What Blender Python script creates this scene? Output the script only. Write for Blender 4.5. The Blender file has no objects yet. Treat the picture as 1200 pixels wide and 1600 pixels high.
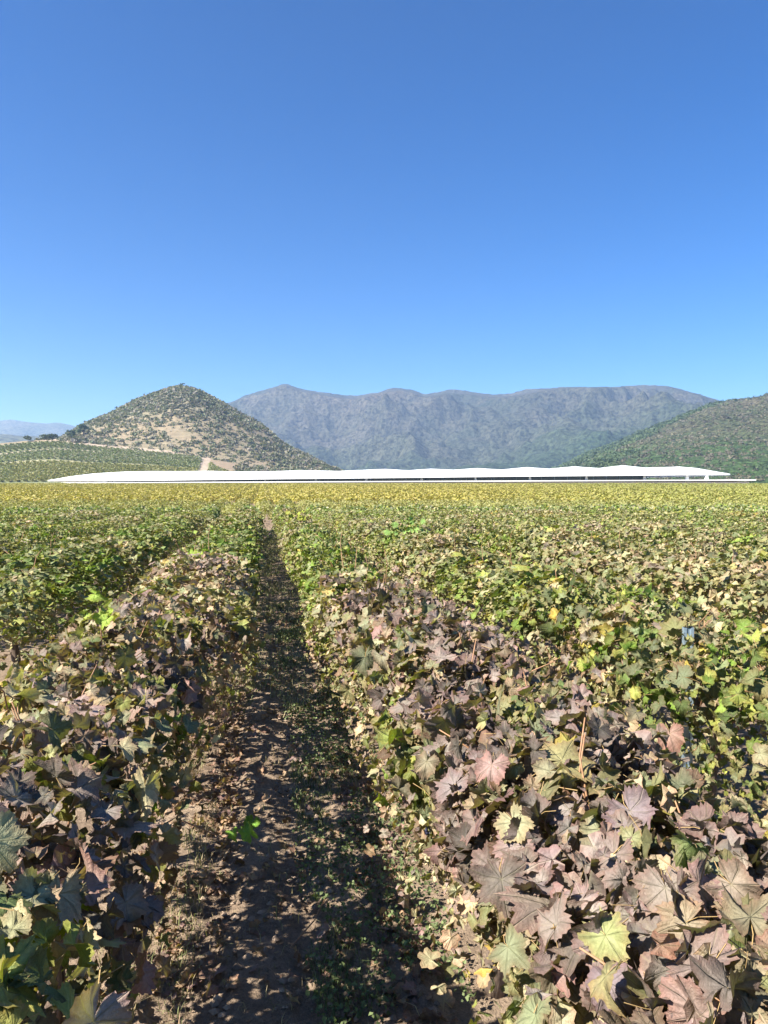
import bpy, math
import numpy as np
from mathutils import Vector

# ------------------------------------------------------------------ camera, sky, sun, exposure
scene = bpy.context.scene
C = scene.collection
CAM_H = 1.75
F = 1202.0                      # focal length in photo pixels (1200 x 1600)
HZ = 770.0                      # photo row of the level horizon
PSI = math.atan(188.0 / F)      # the view is turned this far to the right of the vine rows
cam_d = bpy.data.cameras.new('camera')
cam = bpy.data.objects.new('camera', cam_d); C.objects.link(cam)
cam.location = (0, 0, CAM_H)
cam.rotation_euler = (math.radians(90) - math.atan((800 - HZ) / F), 0, -PSI)
cam_d.sensor_fit = 'VERTICAL'; cam_d.sensor_height = 24; cam_d.lens = 24 * F / 1600.0
cam_d.clip_start = 0.05; cam_d.clip_end = 30000
scene.camera = cam

SUN_EL = math.radians(43)
_h = Vector((-0.93, -0.37)).normalized()
to_sun = Vector((_h.x * math.cos(SUN_EL), _h.y * math.cos(SUN_EL), math.sin(SUN_EL)))
world = bpy.data.worlds.new('World'); scene.world = world; world.use_nodes = True
wn = world.node_tree; wn.nodes.clear()
sky = wn.nodes.new('ShaderNodeTexSky'); sky.sky_type = 'NISHITA'; sky.sun_disc = False
sky.sun_elevation = SUN_EL; sky.sun_rotation = math.atan2(to_sun.x, to_sun.y)
sky.altitude = 300; sky.air_density = 1.0; sky.dust_density = 0.1; sky.ozone_density = 5.0
bg = wn.nodes.new('ShaderNodeBackground'); bg.inputs[1].default_value = 0.050
wo = wn.nodes.new('ShaderNodeOutputWorld')
gm = wn.nodes.new('ShaderNodeGamma'); gm.inputs[1].default_value = 1.20
hs = wn.nodes.new('ShaderNodeHueSaturation'); hs.inputs['Saturation'].default_value = 1.26; hs.inputs['Hue'].default_value = 0.506; hs.inputs['Value'].default_value = 0.79
wn.links.new(sky.outputs[0], gm.inputs[0]); wn.links.new(gm.outputs[0], hs.inputs['Color']); wn.links.new(hs.outputs[0], bg.inputs[0]); wn.links.new(bg.outputs[0], wo.inputs[0])
sun_d = bpy.data.lights.new('sun', 'SUN'); sun_d.energy = 5.0; sun_d.angle = math.radians(0.53)
sun_d.color = (1.0, 0.95, 0.86)
sun = bpy.data.objects.new('sun', sun_d); C.objects.link(sun)
sun.rotation_euler = to_sun.to_track_quat('Z', 'Y').to_euler(); sun.location = (-50, -20, 60)
scene.view_settings.view_transform = 'Standard'; scene.view_settings.look = 'None'
scene.view_settings.exposure = 1.66; scene.view_settings.gamma = 1.0
scene.view_settings.use_curve_mapping = False
scene.render.engine = 'CYCLES'
scene.cycles.use_denoising = True
scene.cycles.max_bounces = 6; scene.cycles.diffuse_bounces = 2; scene.cycles.glossy_bounces = 2
scene.cycles.transmission_bounces = 3; scene.cycles.volume_bounces = 1; scene.cycles.transparent_max_bounces = 8
scene.cycles.caustics_reflective = False; scene.cycles.caustics_refractive = False

# ------------------------------------------------------------------ maths helpers
rng = np.random.default_rng(7)
fv = np.array([math.sin(PSI), math.cos(PSI)]); rv = np.array([math.cos(PSI), -math.sin(PSI)])
def plan(px, D):
    """point of the ground plan seen in photo column px at depth D"""
    u = (np.asarray(px, float) - 600) / F; D = np.asarray(D, float)
    return D * (fv[0] + u * rv[0]), D * (fv[1] + u * rv[1])
def depth_u(x, y):
    D = x * fv[0] + y * fv[1]
    return D, (x * rv[0] + y * rv[1]) / np.maximum(D, 1e-3)
def zpix(py, D): return CAM_H + D * (HZ - py) / F
def _hash(i, j, s):
    n = (i * 374761393 + j * 668265263 + s * 1274126177) & 0xFFFFFFFF
    n = ((n ^ (n >> 13)) * 1274126177) & 0xFFFFFFFF
    return ((n ^ (n >> 16)) & 0xFFFF) / 65535.0
def vnoise(x, y, s=0):
    x = np.asarray(x, float); y = np.asarray(y, float)
    i = np.floor(x).astype(np.int64); j = np.floor(y).astype(np.int64)
    a = x - i; b = y - j; a = a * a * (3 - 2 * a); b = b * b * (3 - 2 * b)
    return ((_hash(i, j, s) * (1 - a) + _hash(i + 1, j, s) * a) * (1 - b)
            + (_hash(i, j + 1, s) * (1 - a) + _hash(i + 1, j + 1, s) * a) * b)
def fbm(x, y, o=4, s=0, g=0.5):
    t = 0; w = 1.0; n = 0
    for k in range(o):
        t = t + w * vnoise(x * 2 ** k, y * 2 ** k, s + k * 17); n += w; w *= g
    return t / n
def ridged(x, y, o=5, s=0):
    t = 0; w = 1.0; n = 0
    for k in range(o):
        t = t + w * (1 - np.abs(2 * vnoise(x * 2 ** k, y * 2 ** k, s + k * 13) - 1)); n += w; w *= 0.5
    return t / n
def sstep(a, b, x):
    t = np.clip((x - a) / (b - a), 0, 1); return t * t * (3 - 2 * t)
def norm(v): return v / np.maximum(np.linalg.norm(v, axis=-1, keepdims=True), 1e-9)

def ground_z(x, y):
    D, u = depth_u(np.asarray(x, float), np.asarray(y, float))
    t = np.clip((D - 45) / 160.0, 0, None)
    z = np.where(t < 1, 3.20 * t ** 1.25, 3.20 + 0.6 * sstep(1, 1.5, t))
    return z

# ------------------------------------------------------------------ mesh builder
class Soup:
    """collects triangles with a colour and a (vein, radius, random) attribute per vertex"""
    def __init__(s): s.v = []; s.t = []; s.c = []; s.a = []; s.m = []; s.n = 0
    def add(s, v, t, c=None, a=None, mat=0):
        v = np.asarray(v, np.float32).reshape(-1, 3); t = np.asarray(t, np.int32).reshape(-1, 3)
        s.v.append(v); s.t.append(t + s.n); s.n += len(v)
        c = np.ones((len(v), 3)) if c is None else np.broadcast_to(np.asarray(c, float), (len(v), 3))
        a = np.zeros((len(v), 3)) if a is None else np.broadcast_to(np.asarray(a, float), (len(v), 3))
        s.c.append(c.astype(np.float32)); s.a.append(a.astype(np.float32)); s.m.append(np.full(len(t), mat, np.int32))
    def mesh(s, name, mats, smooth=False, attrs=True):
        me = bpy.data.meshes.new(name)
        v = np.concatenate(s.v); t = np.concatenate(s.t)
        me.vertices.add(len(v)); me.vertices.foreach_set('co', v.ravel())
        me.loops.add(t.size); me.loops.foreach_set('vertex_index', t.ravel())
        me.polygons.add(len(t)); me.polygons.foreach_set('loop_start', np.arange(0, t.size, 3, dtype=np.int32))
        me.polygons.foreach_set('material_index', np.concatenate(s.m))
        me.polygons.foreach_set('use_smooth', np.full(len(t), smooth, bool))
        for m in (mats if isinstance(mats, (list, tuple)) else [mats]): me.materials.append(m)
        for nm, arr in (('Col', s.c), ('LV', s.a)):
            at = me.attributes.new(nm, 'FLOAT_COLOR', 'POINT'); arr = np.concatenate(arr)
            at.data.foreach_set('color', np.concatenate([arr, np.ones((len(arr), 1), np.float32)], 1).ravel())
        me.update(); me.validate(); return me

def link(name, me, parent=None, loc=None, rot=None, scale=None, **props):
    o = bpy.data.objects.new(name, me); C.objects.link(o)
    if parent is not None: o.parent = parent
    if loc is not None: o.location = loc
    if rot is not None: o.rotation_euler = rot
    if scale is not None: o.scale = scale if hasattr(scale, '__len__') else (scale,) * 3
    for k, w in props.items(): o[k] = w
    return o

def tube(S, pts, rad, sides=6, c=(1, 1, 1), mat=0, cap=True, jit=0, r=None):
    pts = np.asarray(pts, float); n = len(pts); rad = np.broadcast_to(np.asarray(rad, float), (n,))
    d = norm(np.gradient(pts, axis=0))
    up = np.array([0, 0, 1.0]) if abs(d[0][2]) < 0.8 else np.array([1.0, 0, 0])
    a = norm(np.cross(d, up)); b = norm(np.cross(d, a))
    th = np.arange(sides) / sides * 2 * np.pi
    R = rad[:, None] * np.ones((n, sides))
    if jit: R = R * (1 + jit * (r.random((n, sides)) - 0.5))
    V = pts[:, None] + R[..., None] * (a[:, None] * np.cos(th)[None, :, None] + b[:, None] * np.sin(th)[None, :, None])
    T = []
    for i in range(n - 1):
        for j in range(sides):
            k = (j + 1) % sides
            T += [[i * sides + j, i * sides + k, (i + 1) * sides + k], [i * sides + j, (i + 1) * sides + k, (i + 1) * sides + j]]
    V = V.reshape(-1, 3)
    if cap:
        V = np.vstack([V, pts[:1], pts[-1:]]); q = n * sides
        for j in range(sides):
            k = (j + 1) % sides
            T += [[q, k, j], [q + 1, (n - 1) * sides + j, (n - 1) * sides + k]]
    S.add(V, T, c, None, mat)

def box(S, lo, hi, c=(1, 1, 1), mat=0):
    x0, y0, z0 = lo; x1, y1, z1 = hi
    V = [(x0, y0, z0), (x1, y0, z0), (x1, y1, z0), (x0, y1, z0), (x0, y0, z1), (x1, y0, z1), (x1, y1, z1), (x0, y1, z1)]
    Q = [(0, 3, 2, 1), (4, 5, 6, 7), (0, 1, 5, 4), (1, 2, 6, 5), (2, 3, 7, 6), (3, 0, 4, 7)]
    S.add(V, [t for q in Q for t in ((q[0], q[1], q[2]), (q[0], q[2], q[3]))], c, None, mat)

def grid(S, P, c=None, mat=0):
    n, m = P.shape[:2]
    i, j = np.meshgrid(np.arange(n - 1), np.arange(m - 1), indexing='ij'); q = (i * m + j).ravel()
    T = np.concatenate([np.stack([q, q + m, q + m + 1], 1), np.stack([q, q + m + 1, q + 1], 1)])
    S.add(P.reshape(-1, 3), T, None if c is None else c.reshape(-1, 3), None, mat)

# ------------------------------------------------------------------ materials
def new_mat(name):
    m = bpy.data.materials.new(name); m.use_nodes = True; nt = m.node_tree; nt.nodes.clear()
    return m, nt, nt.nodes, nt.links
def math_n(N, L, op, a, b=None):
    n = N.new('ShaderNodeMath'); n.operation = op
    for k, w in ((0, a), (1, b)):
        if w is None: continue
        if isinstance(w, (int, float)): n.inputs[k].default_value = w
        else: L.new(w, n.inputs[k])
    return n.outputs[0]
def mix_c(N, L, mode, fac, a, b):
    n = N.new('ShaderNodeMix'); n.data_type = 'RGBA'; n.blend_type = mode
    for k, w in ((0, fac), (6, a), (7, b)):
        if isinstance(w, (int, float)): n.inputs[k].default_value = w
        elif isinstance(w, tuple): n.inputs[k].default_value = (*w, 1)
        else: L.new(w, n.inputs[k])
    return n.outputs[2]
def noise_n(N, L, scale, detail=3, rough=0.55, co='Object', vec=None):
    n = N.new('ShaderNodeTexNoise'); n.inputs['Scale'].default_value = scale
    n.inputs['Detail'].default_value = detail; n.inputs['Roughness'].default_value = rough
    if vec is None:
        t = N.new('ShaderNodeTexCoord'); vec = t.outputs[co]
    L.new(vec, n.inputs['Vector']); return n.outputs['Fac']
def ramp(N, L, fac, stops):
    n = N.new('ShaderNodeValToRGB'); e = n.color_ramp.elements
    while len(e) < len(stops): e.new(0.5)
    for k, (p, c) in enumerate(stops): e[k].position = p; e[k].color = (*c, 1) if len(c) == 3 else c
    L.new(fac, n.inputs[0]); return n.outputs[0]

def leaf_material(name, source, fine=True, trans=0.22):
    m, nt, N, L = new_mat(name)
    if source == 'object':
        oi = N.new('ShaderNodeObjectInfo'); base = oi.outputs['Color']
    else:
        at = N.new('ShaderNodeAttribute'); at.attribute_name = 'Col'; base = at.outputs['Color']
    col = base
    geo = N.new('ShaderNodeNewGeometry')
    if fine:
        lv = N.new('ShaderNodeAttribute'); lv.attribute_name = 'LV'
        sp = N.new('ShaderNodeSeparateColor'); L.new(lv.outputs['Color'], sp.inputs[0])
        # blotches: brown edges and pale dust, by world-anchored noise
        n1 = noise_n(N, L, 38, 4, 0.6, vec=geo.outputs['Position'])
        n2 = noise_n(N, L, 160, 3, 0.7, vec=geo.outputs['Position'])
        edge = math_n(N, L, 'MULTIPLY', math_n(N, L, 'POWER', sp.outputs[1], 2.5), n1)
        col = mix_c(N, L, 'MIX', math_n(N, L, 'MULTIPLY', edge, 1.1), col, mix_c(N, L, 'MULTIPLY', 1.0, col, (0.95, 0.55, 0.5)))
        d = math_n(N, L, 'MULTIPLY_ADD', n2, 0.9); d.node.inputs[2].default_value = 0.55
        b = N.new('ShaderNodeCombineColor')
        for k in range(3): L.new(d, b.inputs[k])
        col = mix_c(N, L, 'MULTIPLY', 1.0, col, b.outputs[0])
        bl = N.new('ShaderNodeMapRange'); bl.inputs[1].default_value = 0.55; bl.inputs[2].default_value = 0.72; bl.inputs[4].default_value = 0.35
        L.new(n1, bl.inputs[0])
        col = mix_c(N, L, 'MIX', bl.outputs[0], col, (0.30, 0.25, 0.17))
        v = math_n(N, L, 'POWER', sp.outputs[0], 9.0)
        # side veins run off the main ones as fine chevrons
        ph = math_n(N, L, 'MULTIPLY', math_n(N, L, 'ADD', math_n(N, L, 'MULTIPLY', sp.outputs[1], 1.0), math_n(N, L, 'MULTIPLY', sp.outputs[0], 0.55)), 34.0)
        sv = math_n(N, L, 'POWER', math_n(N, L, 'ABSOLUTE', math_n(N, L, 'SINE', ph)), 14.0)
        vv = math_n(N, L, 'MAXIMUM', math_n(N, L, 'MULTIPLY', v, 0.75), math_n(N, L, 'MULTIPLY', sv, 0.13))
        vc = mix_c(N, L, 'ADD', 0.9, base, (0.16, 0.15, 0.07))
        col = mix_c(N, L, 'MIX', vv, col, vc)
    bsdf = N.new('ShaderNodeBsdfPrincipled'); bsdf.inputs['Roughness'].default_value = 0.62
    bsdf.inputs['Specular IOR Level'].default_value = 0.25
    L.new(col, bsdf.inputs['Base Color'])
    tr = N.new('ShaderNodeBsdfTranslucent')
    L.new(mix_c(N, L, 'MULTIPLY', 1.0, col, (1.5, 1.7, 0.45)), tr.inputs['Color'])
    if fine:
        bp = N.new('ShaderNodeBump'); bp.inputs['Strength'].default_value = 0.8; bp.inputs['Distance'].default_value = 0.006
        L.new(math_n(N, L, 'SUBTRACT', noise_n(N, L, 65, 4, 0.65, vec=geo.outputs['Position']), math_n(N, L, 'MULTIPLY', vv, 0.8)), bp.inputs['Height'])
        L.new(bp.outputs[0], bsdf.inputs['Normal'])
    mx = N.new('ShaderNodeMixShader'); mx.inputs[0].default_value = trans
    L.new(bsdf.outputs[0], mx.inputs[1]); L.new(tr.outputs[0], mx.inputs[2])
    o = N.new('ShaderNodeOutputMaterial'); L.new(mx.outputs[0], o.inputs[0]); return m

def plain(name, color, rough=0.8, var=0.25, scale=20, bump=0.3, bdist=0.01, metal=0.0, stretch=None, attr=False):
    m, nt, N, L = new_mat(name)
    tc = N.new('ShaderNodeTexCoord'); vec = tc.outputs['Object']
    if stretch:
        mp = N.new('ShaderNodeMapping'); mp.inputs['Scale'].default_value = stretch; L.new(vec, mp.inputs[0]); vec = mp.outputs[0]
    n = noise_n(N, L, scale, 5, 0.6, vec=vec)
    base = color
    if attr:
        at = N.new('ShaderNodeAttribute'); at.attribute_name = 'Col'; base = at.outputs['Color']
    r = ramp(N, L, n, [(0.25, (1 - var,) * 3), (0.75, (1 + var,) * 3)])
    col = mix_c(N, L, 'MULTIPLY', 1.0, base, r)
    b = N.new('ShaderNodeBsdfPrincipled'); b.inputs['Roughness'].default_value = rough; b.inputs['Metallic'].default_value = metal
    b.inputs['Specular IOR Level'].default_value = 0.3
    L.new(col, b.inputs['Base Color'])
    if bump:
        bp = N.new('ShaderNodeBump'); bp.inputs['Strength'].default_value = bump; bp.inputs['Distance'].default_value = bdist
        L.new(n, bp.inputs['Height']); L.new(bp.outputs[0], b.inputs['Normal'])
    o = N.new('ShaderNodeOutputMaterial'); L.new(b.outputs[0], o.inputs[0]); return m

M_leaf = leaf_material('vine_leaf', 'object', True, 0.18)
M_fol = leaf_material('vine_foliage', 'attr', True, 0.18)
M_mass = leaf_material('far_foliage', 'attr', False, 0.18)
M_bark = plain('vine_bark', (0.14, 0.10, 0.075), 0.9, 0.6, 45, 0.9, 0.01, stretch=(1, 1, 0.15))
M_cane = plain('vine_cane', (0.33, 0.18, 0.095), 0.6, 0.35, 60, 0.3, 0.002)
M_pet = plain('petiole', (0.36, 0.24, 0.10), 0.6, 0.3, 60, 0)
M_white = plain('roof_membrane', (0.82, 0.82, 0.81), 0.5, 0.03, 0.8, 0.05)
M_conc = plain('pale_concrete', (0.55, 0.52, 0.46), 0.8, 0.1, 1.5, 0.1)
M_slab = plain('white_terrace_edge', (0.78, 0.77, 0.74), 0.7, 0.04, 1.0, 0.05)
M_glass = plain('dark_glazing', (0.05, 0.065, 0.07), 0.12, 0.1, 0.3, 0)
M_steel = plain('galvanised_steel', (0.30, 0.38, 0.43), 0.5, 0.2, 60, 0.1, 0.001, metal=0.55)
M_grape = plain('grape_skin', (0.02, 0.022, 0.05), 0.45, 0.5, 300, 0)

def soil_material(name):
    m, nt, N, L = new_mat(name)
    tc = N.new('ShaderNodeTexCoord'); P = tc.outputs['Object']
    a = noise_n(N, L, 1.7, 5, 0.6, vec=P); b = noise_n(N, L, 28, 5, 0.7, vec=P); c = noise_n(N, L, 140, 3, 0.7, vec=P)
    col = ramp(N, L, a, [(0.3, (0.21, 0.155, 0.112)), (0.7, (0.36, 0.28, 0.205))])
    col = mix_c(N, L, 'MULTIPLY', 1.0, col, ramp(N, L, b, [(0.3, (0.6, 0.58, 0.55)), (0.7, (1.25, 1.2, 1.15))]))
    col = mix_c(N, L, 'MULTIPLY', 0.7, col, ramp(N, L, c, [(0.3, (0.6, 0.6, 0.6)), (0.7, (1.3, 1.3, 1.3))]))
    s = N.new('ShaderNodeBsdfPrincipled'); s.inputs['Roughness'].default_value = 0.95; s.inputs['Specular IOR Level'].default_value = 0.1
    L.new(col, s.inputs['Base Color'])
    bp = N.new('ShaderNodeBump'); bp.inputs['Strength'].default_value = 1.0; bp.inputs['Distance'].default_value = 0.02
    L.new(math_n(N, L, 'ADD', b, math_n(N, L, 'MULTIPLY', c, 0.4)), bp.inputs['Height']); L.new(bp.outputs[0], s.inputs['Normal'])
    o = N.new('ShaderNodeOutputMaterial'); L.new(s.outputs[0], o.inputs[0]); return m
M_soil = soil_material('dry_soil')

def scrub_material(name, veg, veg2, rock, scale, rock_lo=0.62, bd=3.0, SB=30):
    """mountain flank: shrub cover speckled with bare rock, over the mesh colour"""
    m, nt, N, L = new_mat(name)
    tc = N.new('ShaderNodeTexCoord'); P = tc.outputs['Object']
    a = noise_n(N, L, scale, 6, 0.7, vec=P); b = noise_n(N, L, scale * SB, 4, 0.75, vec=P); r = noise_n(N, L, scale * 5, 9, 0.8, vec=P)
    at = N.new('ShaderNodeAttribute'); at.attribute_name = 'Col'
    sp = N.new('ShaderNodeSeparateColor'); L.new(at.outputs['Color'], sp.inputs[0])
    col = mix_c(N, L, 'MIX', ramp(N, L, a, [(0.35, (0, 0, 0)), (0.65, (1, 1, 1))]), veg, veg2)
    col = mix_c(N, L, 'MIX', sp.outputs[1], col, (veg[0] * .95, veg[1] * 1.25, veg[2] * .95))
    col = mix_c(N, L, 'MULTIPLY', 1.0, col, ramp(N, L, b, [(0.38, (0.2, 0.2, 0.2)), (0.62, (1.9, 1.9, 1.9))]))
    rr = math_n(N, L, 'ADD', r, math_n(N, L, 'MULTIPLY', sp.outputs[0], 0.27))
    mr = N.new('ShaderNodeMapRange'); mr.inputs[1].default_value = rock_lo; mr.inputs[2].default_value = rock_lo + 0.13
    L.new(rr, mr.inputs[0])
    col = mix_c(N, L, 'MIX', mr.outputs[0], col, rock)
    s = N.new('ShaderNodeBsdfPrincipled'); s.inputs['Roughness'].default_value = 0.95; s.inputs['Specular IOR Level'].default_value = 0.05
    L.new(col, s.inputs['Base Color'])
    bp = N.new('ShaderNodeBump'); bp.inputs['Strength'].default_value = 1.0; bp.inputs['Distance'].default_value = bd
    L.new(b, bp.inputs['Height']); L.new(bp.outputs[0], s.inputs['Normal'])
    o = N.new('ShaderNodeOutputMaterial'); L.new(s.outputs[0], o.inputs[0]); return m
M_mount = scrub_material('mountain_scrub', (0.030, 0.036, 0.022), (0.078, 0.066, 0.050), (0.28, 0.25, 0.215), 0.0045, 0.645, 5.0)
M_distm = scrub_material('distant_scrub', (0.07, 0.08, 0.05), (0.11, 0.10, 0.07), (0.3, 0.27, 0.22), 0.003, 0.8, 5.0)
M_fhill = scrub_material('forested_slope', (0.046, 0.060, 0.026), (0.095, 0.083, 0.055), (0.30, 0.24, 0.15), 0.012, 0.70, 3.0)
M_terr = plain('hillside_earth', (1, 1, 1), 0.95, 0.35, 0.35, 0.6, 0.6, attr=True)

# ------------------------------------------------------------------ colours of leaves
PAL = {'fresh': (.150, .260, .025), 'lime': (.270, .310, .055), 'green': (.090, .145, .030), 'dusty': (.175, .205, .105), 'olive': (.225, .225, .090),
       'pale': (.390, .365, .215), 'yellow': (.400, .320, .055), 'tan': (.440, .345, .215), 'orange': (.400, .210, .060), 'brown': (.200, .125, .080),
       'mauve': (.285, .190, .168), 'purple': (.245, .196, .176), 'dark': (.095, .076, .074)}
PN = list(PAL); PV = np.array([PAL[k] for k in PN])
MIXES = {
    'green':  dict(green=3.8, dusty=2.3, olive=2.2, fresh=2.0, lime=1.9, pale=.8, tan=.3),
    'greeny': dict(green=2.8, dusty=2.5, olive=3.2, lime=2.0, pale=1.2, tan=.7, yellow=.5, fresh=1),
    'olive':  dict(dusty=2.4, olive=3.4, pale=2.2, tan=1.4, brown=.8, purple=.8, lime=1, green=1.6),
    'side':   dict(pale=5.0, tan=3.0, olive=2, dusty=1, brown=.8, lime=.6, purple=1, yellow=.2),
    'purple': dict(purple=7, dark=2.2, mauve=1.8, pale=.8, tan=.7, brown=.8, olive=.3),
    'mixed':  dict(purple=2.6, mauve=1.6, dark=.8, pale=2, tan=1.4, olive=1.6, dusty=1.6, lime=.7, yellow=.3, brown=.7),
    'yellow': dict(yellow=2.4, lime=2.6, olive=3, green=1.4, dusty=1, orange=.5, pale=1, tan=.8),
    'rusty':  dict(yellow=2.2, orange=2.2, tan=2, olive=2, green=1, brown=1, lime=1),
    'shrub':  dict(green=3, dusty=2, olive=1, brown=1.2, purple=1.5),
}
def _pick(r, w, n, P=None, jit=.30, f=5.0):
    """palette entries for n leaves; with places P the choice runs in patches rather than leaf by leaf"""
    if P is None: return r.choice(len(PN), n, p=w)
    o = fbm(P[:, 0] * f + 3 * P[:, 2], P[:, 1] * f + 2 * P[:, 2], 2, 91) + jit * r.random(n)
    rank = np.empty(n); rank[np.argsort(o)] = (np.arange(n) + .5) / max(n, 1)
    return np.minimum(np.searchsorted(np.cumsum(w), rank), len(PN) - 1)
def colours(r, mix, n, P=None):
    w = np.array([MIXES[mix].get(k, 0) for k in PN], float); w /= w.sum()
    c = PV[_pick(r, w, n, P)]; m = (w[:, None] * PV).sum(0)
    c = c * .78 + m * .22 if P is None else c * .64 + m * .36
    return c * (0.72 + 0.56 * r.random((n, 1))) * (0.95 + 0.10 * r.random((n, 3)))
def colours_w(r, W, P=None):
    """W: (n, mixes) weights per leaf"""
    n = len(W); M = np.array([[MIXES[k].get(q, 0) for q in PN] for k in MIXES], float); M /= M.sum(1, keepdims=True)
    W = (W / W.sum(1, keepdims=True)) @ M
    if P is None: u = r.random(n)
    else:
        o = fbm(P[:, 0] * 5 + 3 * P[:, 2], P[:, 1] * 5 + 2 * P[:, 2], 2, 91) + .30 * r.random(n)
        u = np.empty(n); u[np.argsort(o)] = (np.arange(n) + .5) / max(n, 1)
    q = np.minimum((u[:, None] > np.cumsum(W, 1)).sum(1), len(PN) - 1)
    c = PV[q] * .80 + (W @ PV) * .20
    return c * (0.72 + 0.56 * r.random((n, 1))) * (0.95 + 0.10 * r.random((n, 3)))

# ------------------------------------------------------------------ grape leaf shapes
CTRL_A = np.array([0, 14, 30, 40, 52, 68, 82, 93, 106, 120, 134, 150, 166, 174]); CTRL_R = np.array([1.0, .90, .70, .86, .95, .84, .64, .78, .84, .76, .66, .70, .54, .14])
VEINS = [0, 52, 106, 150]
def leaf_shape(r, kind):
    """vertices, triangles, (vein, radius) of one leaf; junction at the origin, tip towards +Y, upper side +Z"""
    if kind == 0:   # nearest leaves
        ang = np.linspace(-174, 174, 59)
        for v in VEINS:
            for s in (-1, 1): ang[np.argmin(np.abs(ang - s * v))] = s * v
        cr = CTRL_R * (1 + 0.13 * (r.random(len(CTRL_R)) - .5)); cr2 = CTRL_R * (1 + 0.13 * (r.random(len(CTRL_R)) - .5)); cr2[0] = cr[0]
        rr = np.where(ang >= 0, np.interp(abs(ang), CTRL_A, cr), np.interp(abs(ang), CTRL_A, cr2))
        rr = rr * (1 + np.where(np.arange(len(ang)) % 2 == 0, .055, -.07) * (0.6 + .8 * r.random(len(ang))))
        isv = np.array([any(abs(abs(a) - v) < .01 for v in VEINS) for a in ang])
        rr = np.where(isv, rr * 1.05, rr)
        th = np.radians(ang); outer = np.stack([rr * np.sin(th), rr * np.cos(th)], 1)
        inner = outer * 0.52; n = len(ang)
        V2 = np.vstack([[0, 0], inner, outer]); ve = np.concatenate([[1], isv * 1.0, isv * 1.0]); ra = np.concatenate([[0], np.full(n, .52), np.ones(n)])
        T = []
        for k in range(n - 1):
            a, b, c, d = 1 + k, 2 + k, 1 + n + k, 2 + n + k
            T += [[0, b, a], [a, b, d], [a, d, c]]
        # vein-to-blade falloff so the line stays narrow
        A = np.concatenate([[0], ang, ang])
    else:
        if kind == 1:
            a_ = np.array([0, 16, 30, 44, 60, 82, 98, 116, 150, 174]); r_ = np.interp(a_, CTRL_A, CTRL_R)
        else:
            a_ = np.array([0, 60, 135]); r_ = np.array([1.0, .92, .7])
        ang = np.concatenate([-a_[::-1][:-1], a_]); rr = np.concatenate([r_[::-1][:-1], r_]); rr = rr * (1 + .16 * (r.random(len(rr)) - .5))
        th = np.radians(ang); outer = np.stack([rr * np.sin(th), rr * np.cos(th)], 1)
        V2 = np.vstack([[0, 0], outer]); isv = np.array([any(abs(abs(a) - v) < 5 for v in VEINS) for a in ang])
        ve = np.concatenate([[1], isv * 1.0]); ra = np.concatenate([[0], np.ones(len(ang))]); A = np.concatenate([[0], ang])
        T = [[0, 2 + k, 1 + k] for k in range(len(ang) - 1)]
    x, y = V2[:, 0], V2[:, 1]; R = np.hypot(x, y)
    dry = r.random() ** .65
    cup = (r.random() - .35) * (.35 + .5 * dry); fold = (.10 + .5 * dry * r.random()); droop = .05 + .45 * r.random() * (.4 + dry)
    z = cup * x * x + fold * np.abs(x) * .8 - droop * np.clip(y, 0, 2) ** 2 * .6 + .2 * droop * np.clip(-y, 0, 2)
    z = z - (1 - ve) * R * ((.035 + .05 * dry) if kind == 0 else (.07 + .08 * dry))
    z = z + (.05 + .13 * dry) * R * np.sin(np.radians(A) * (3 + 2 * r.random()) + 6 * r.random())
    z = z + (.03 + .10 * dry) * (.35 if kind == 0 else 1) * (r.random(len(z)) - .5) * (R > .2)
    ph = r.random(2) * 6.3; z = z + (.03 + .10 * dry) * (np.sin(x * 6 + ph[0]) * np.sin(y * 5 + ph[1]))
    if kind == 0: x = x + .05 * dry * np.sin(9 * y + ph[0]) * R; y = y + .05 * dry * np.sin(8 * x + ph[1]) * R
    x = x * (1 - .34 * dry * R); y = y * (1 - .12 * dry * R * r.random())
    # roll the blade about its midrib and along it
    k1 = (r.random() - .38) * (.7 + 3.2 * dry); k2 = (r.random() - .62) * (.5 + 2.8 * dry)
    if abs(k1) > .05: x, z = np.sin(k1 * x) / k1 * (1 - k1 * z * .5), z + (1 - np.cos(k1 * x)) / k1
    if abs(k2) > .05: y, z = np.sin(k2 * y) / k2 * (1 - k2 * z * .3), z + (1 - np.cos(k2 * y)) / k2
    V = np.stack([x, y, z], 1) / 1.36
    return V, np.array(T), np.stack([ve, ra, 0 * ra], 1)

QUADL = (np.array([[0, -.35, 0], [-.5, .25, .12], [0, .75, -.08], [.5, .25, .12]]), np.array([[0, 2, 1], [0, 3, 2]]), np.zeros((4, 3)))
tmp_r = np.random.default_rng(3)
SH0 = [leaf_shape(tmp_r, 0) for _ in range(22)]
SH1 = [leaf_shape(tmp_r, 1) for _ in range(16)]
SH2 = [leaf_shape(tmp_r, 2) for _ in range(6)]

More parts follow.
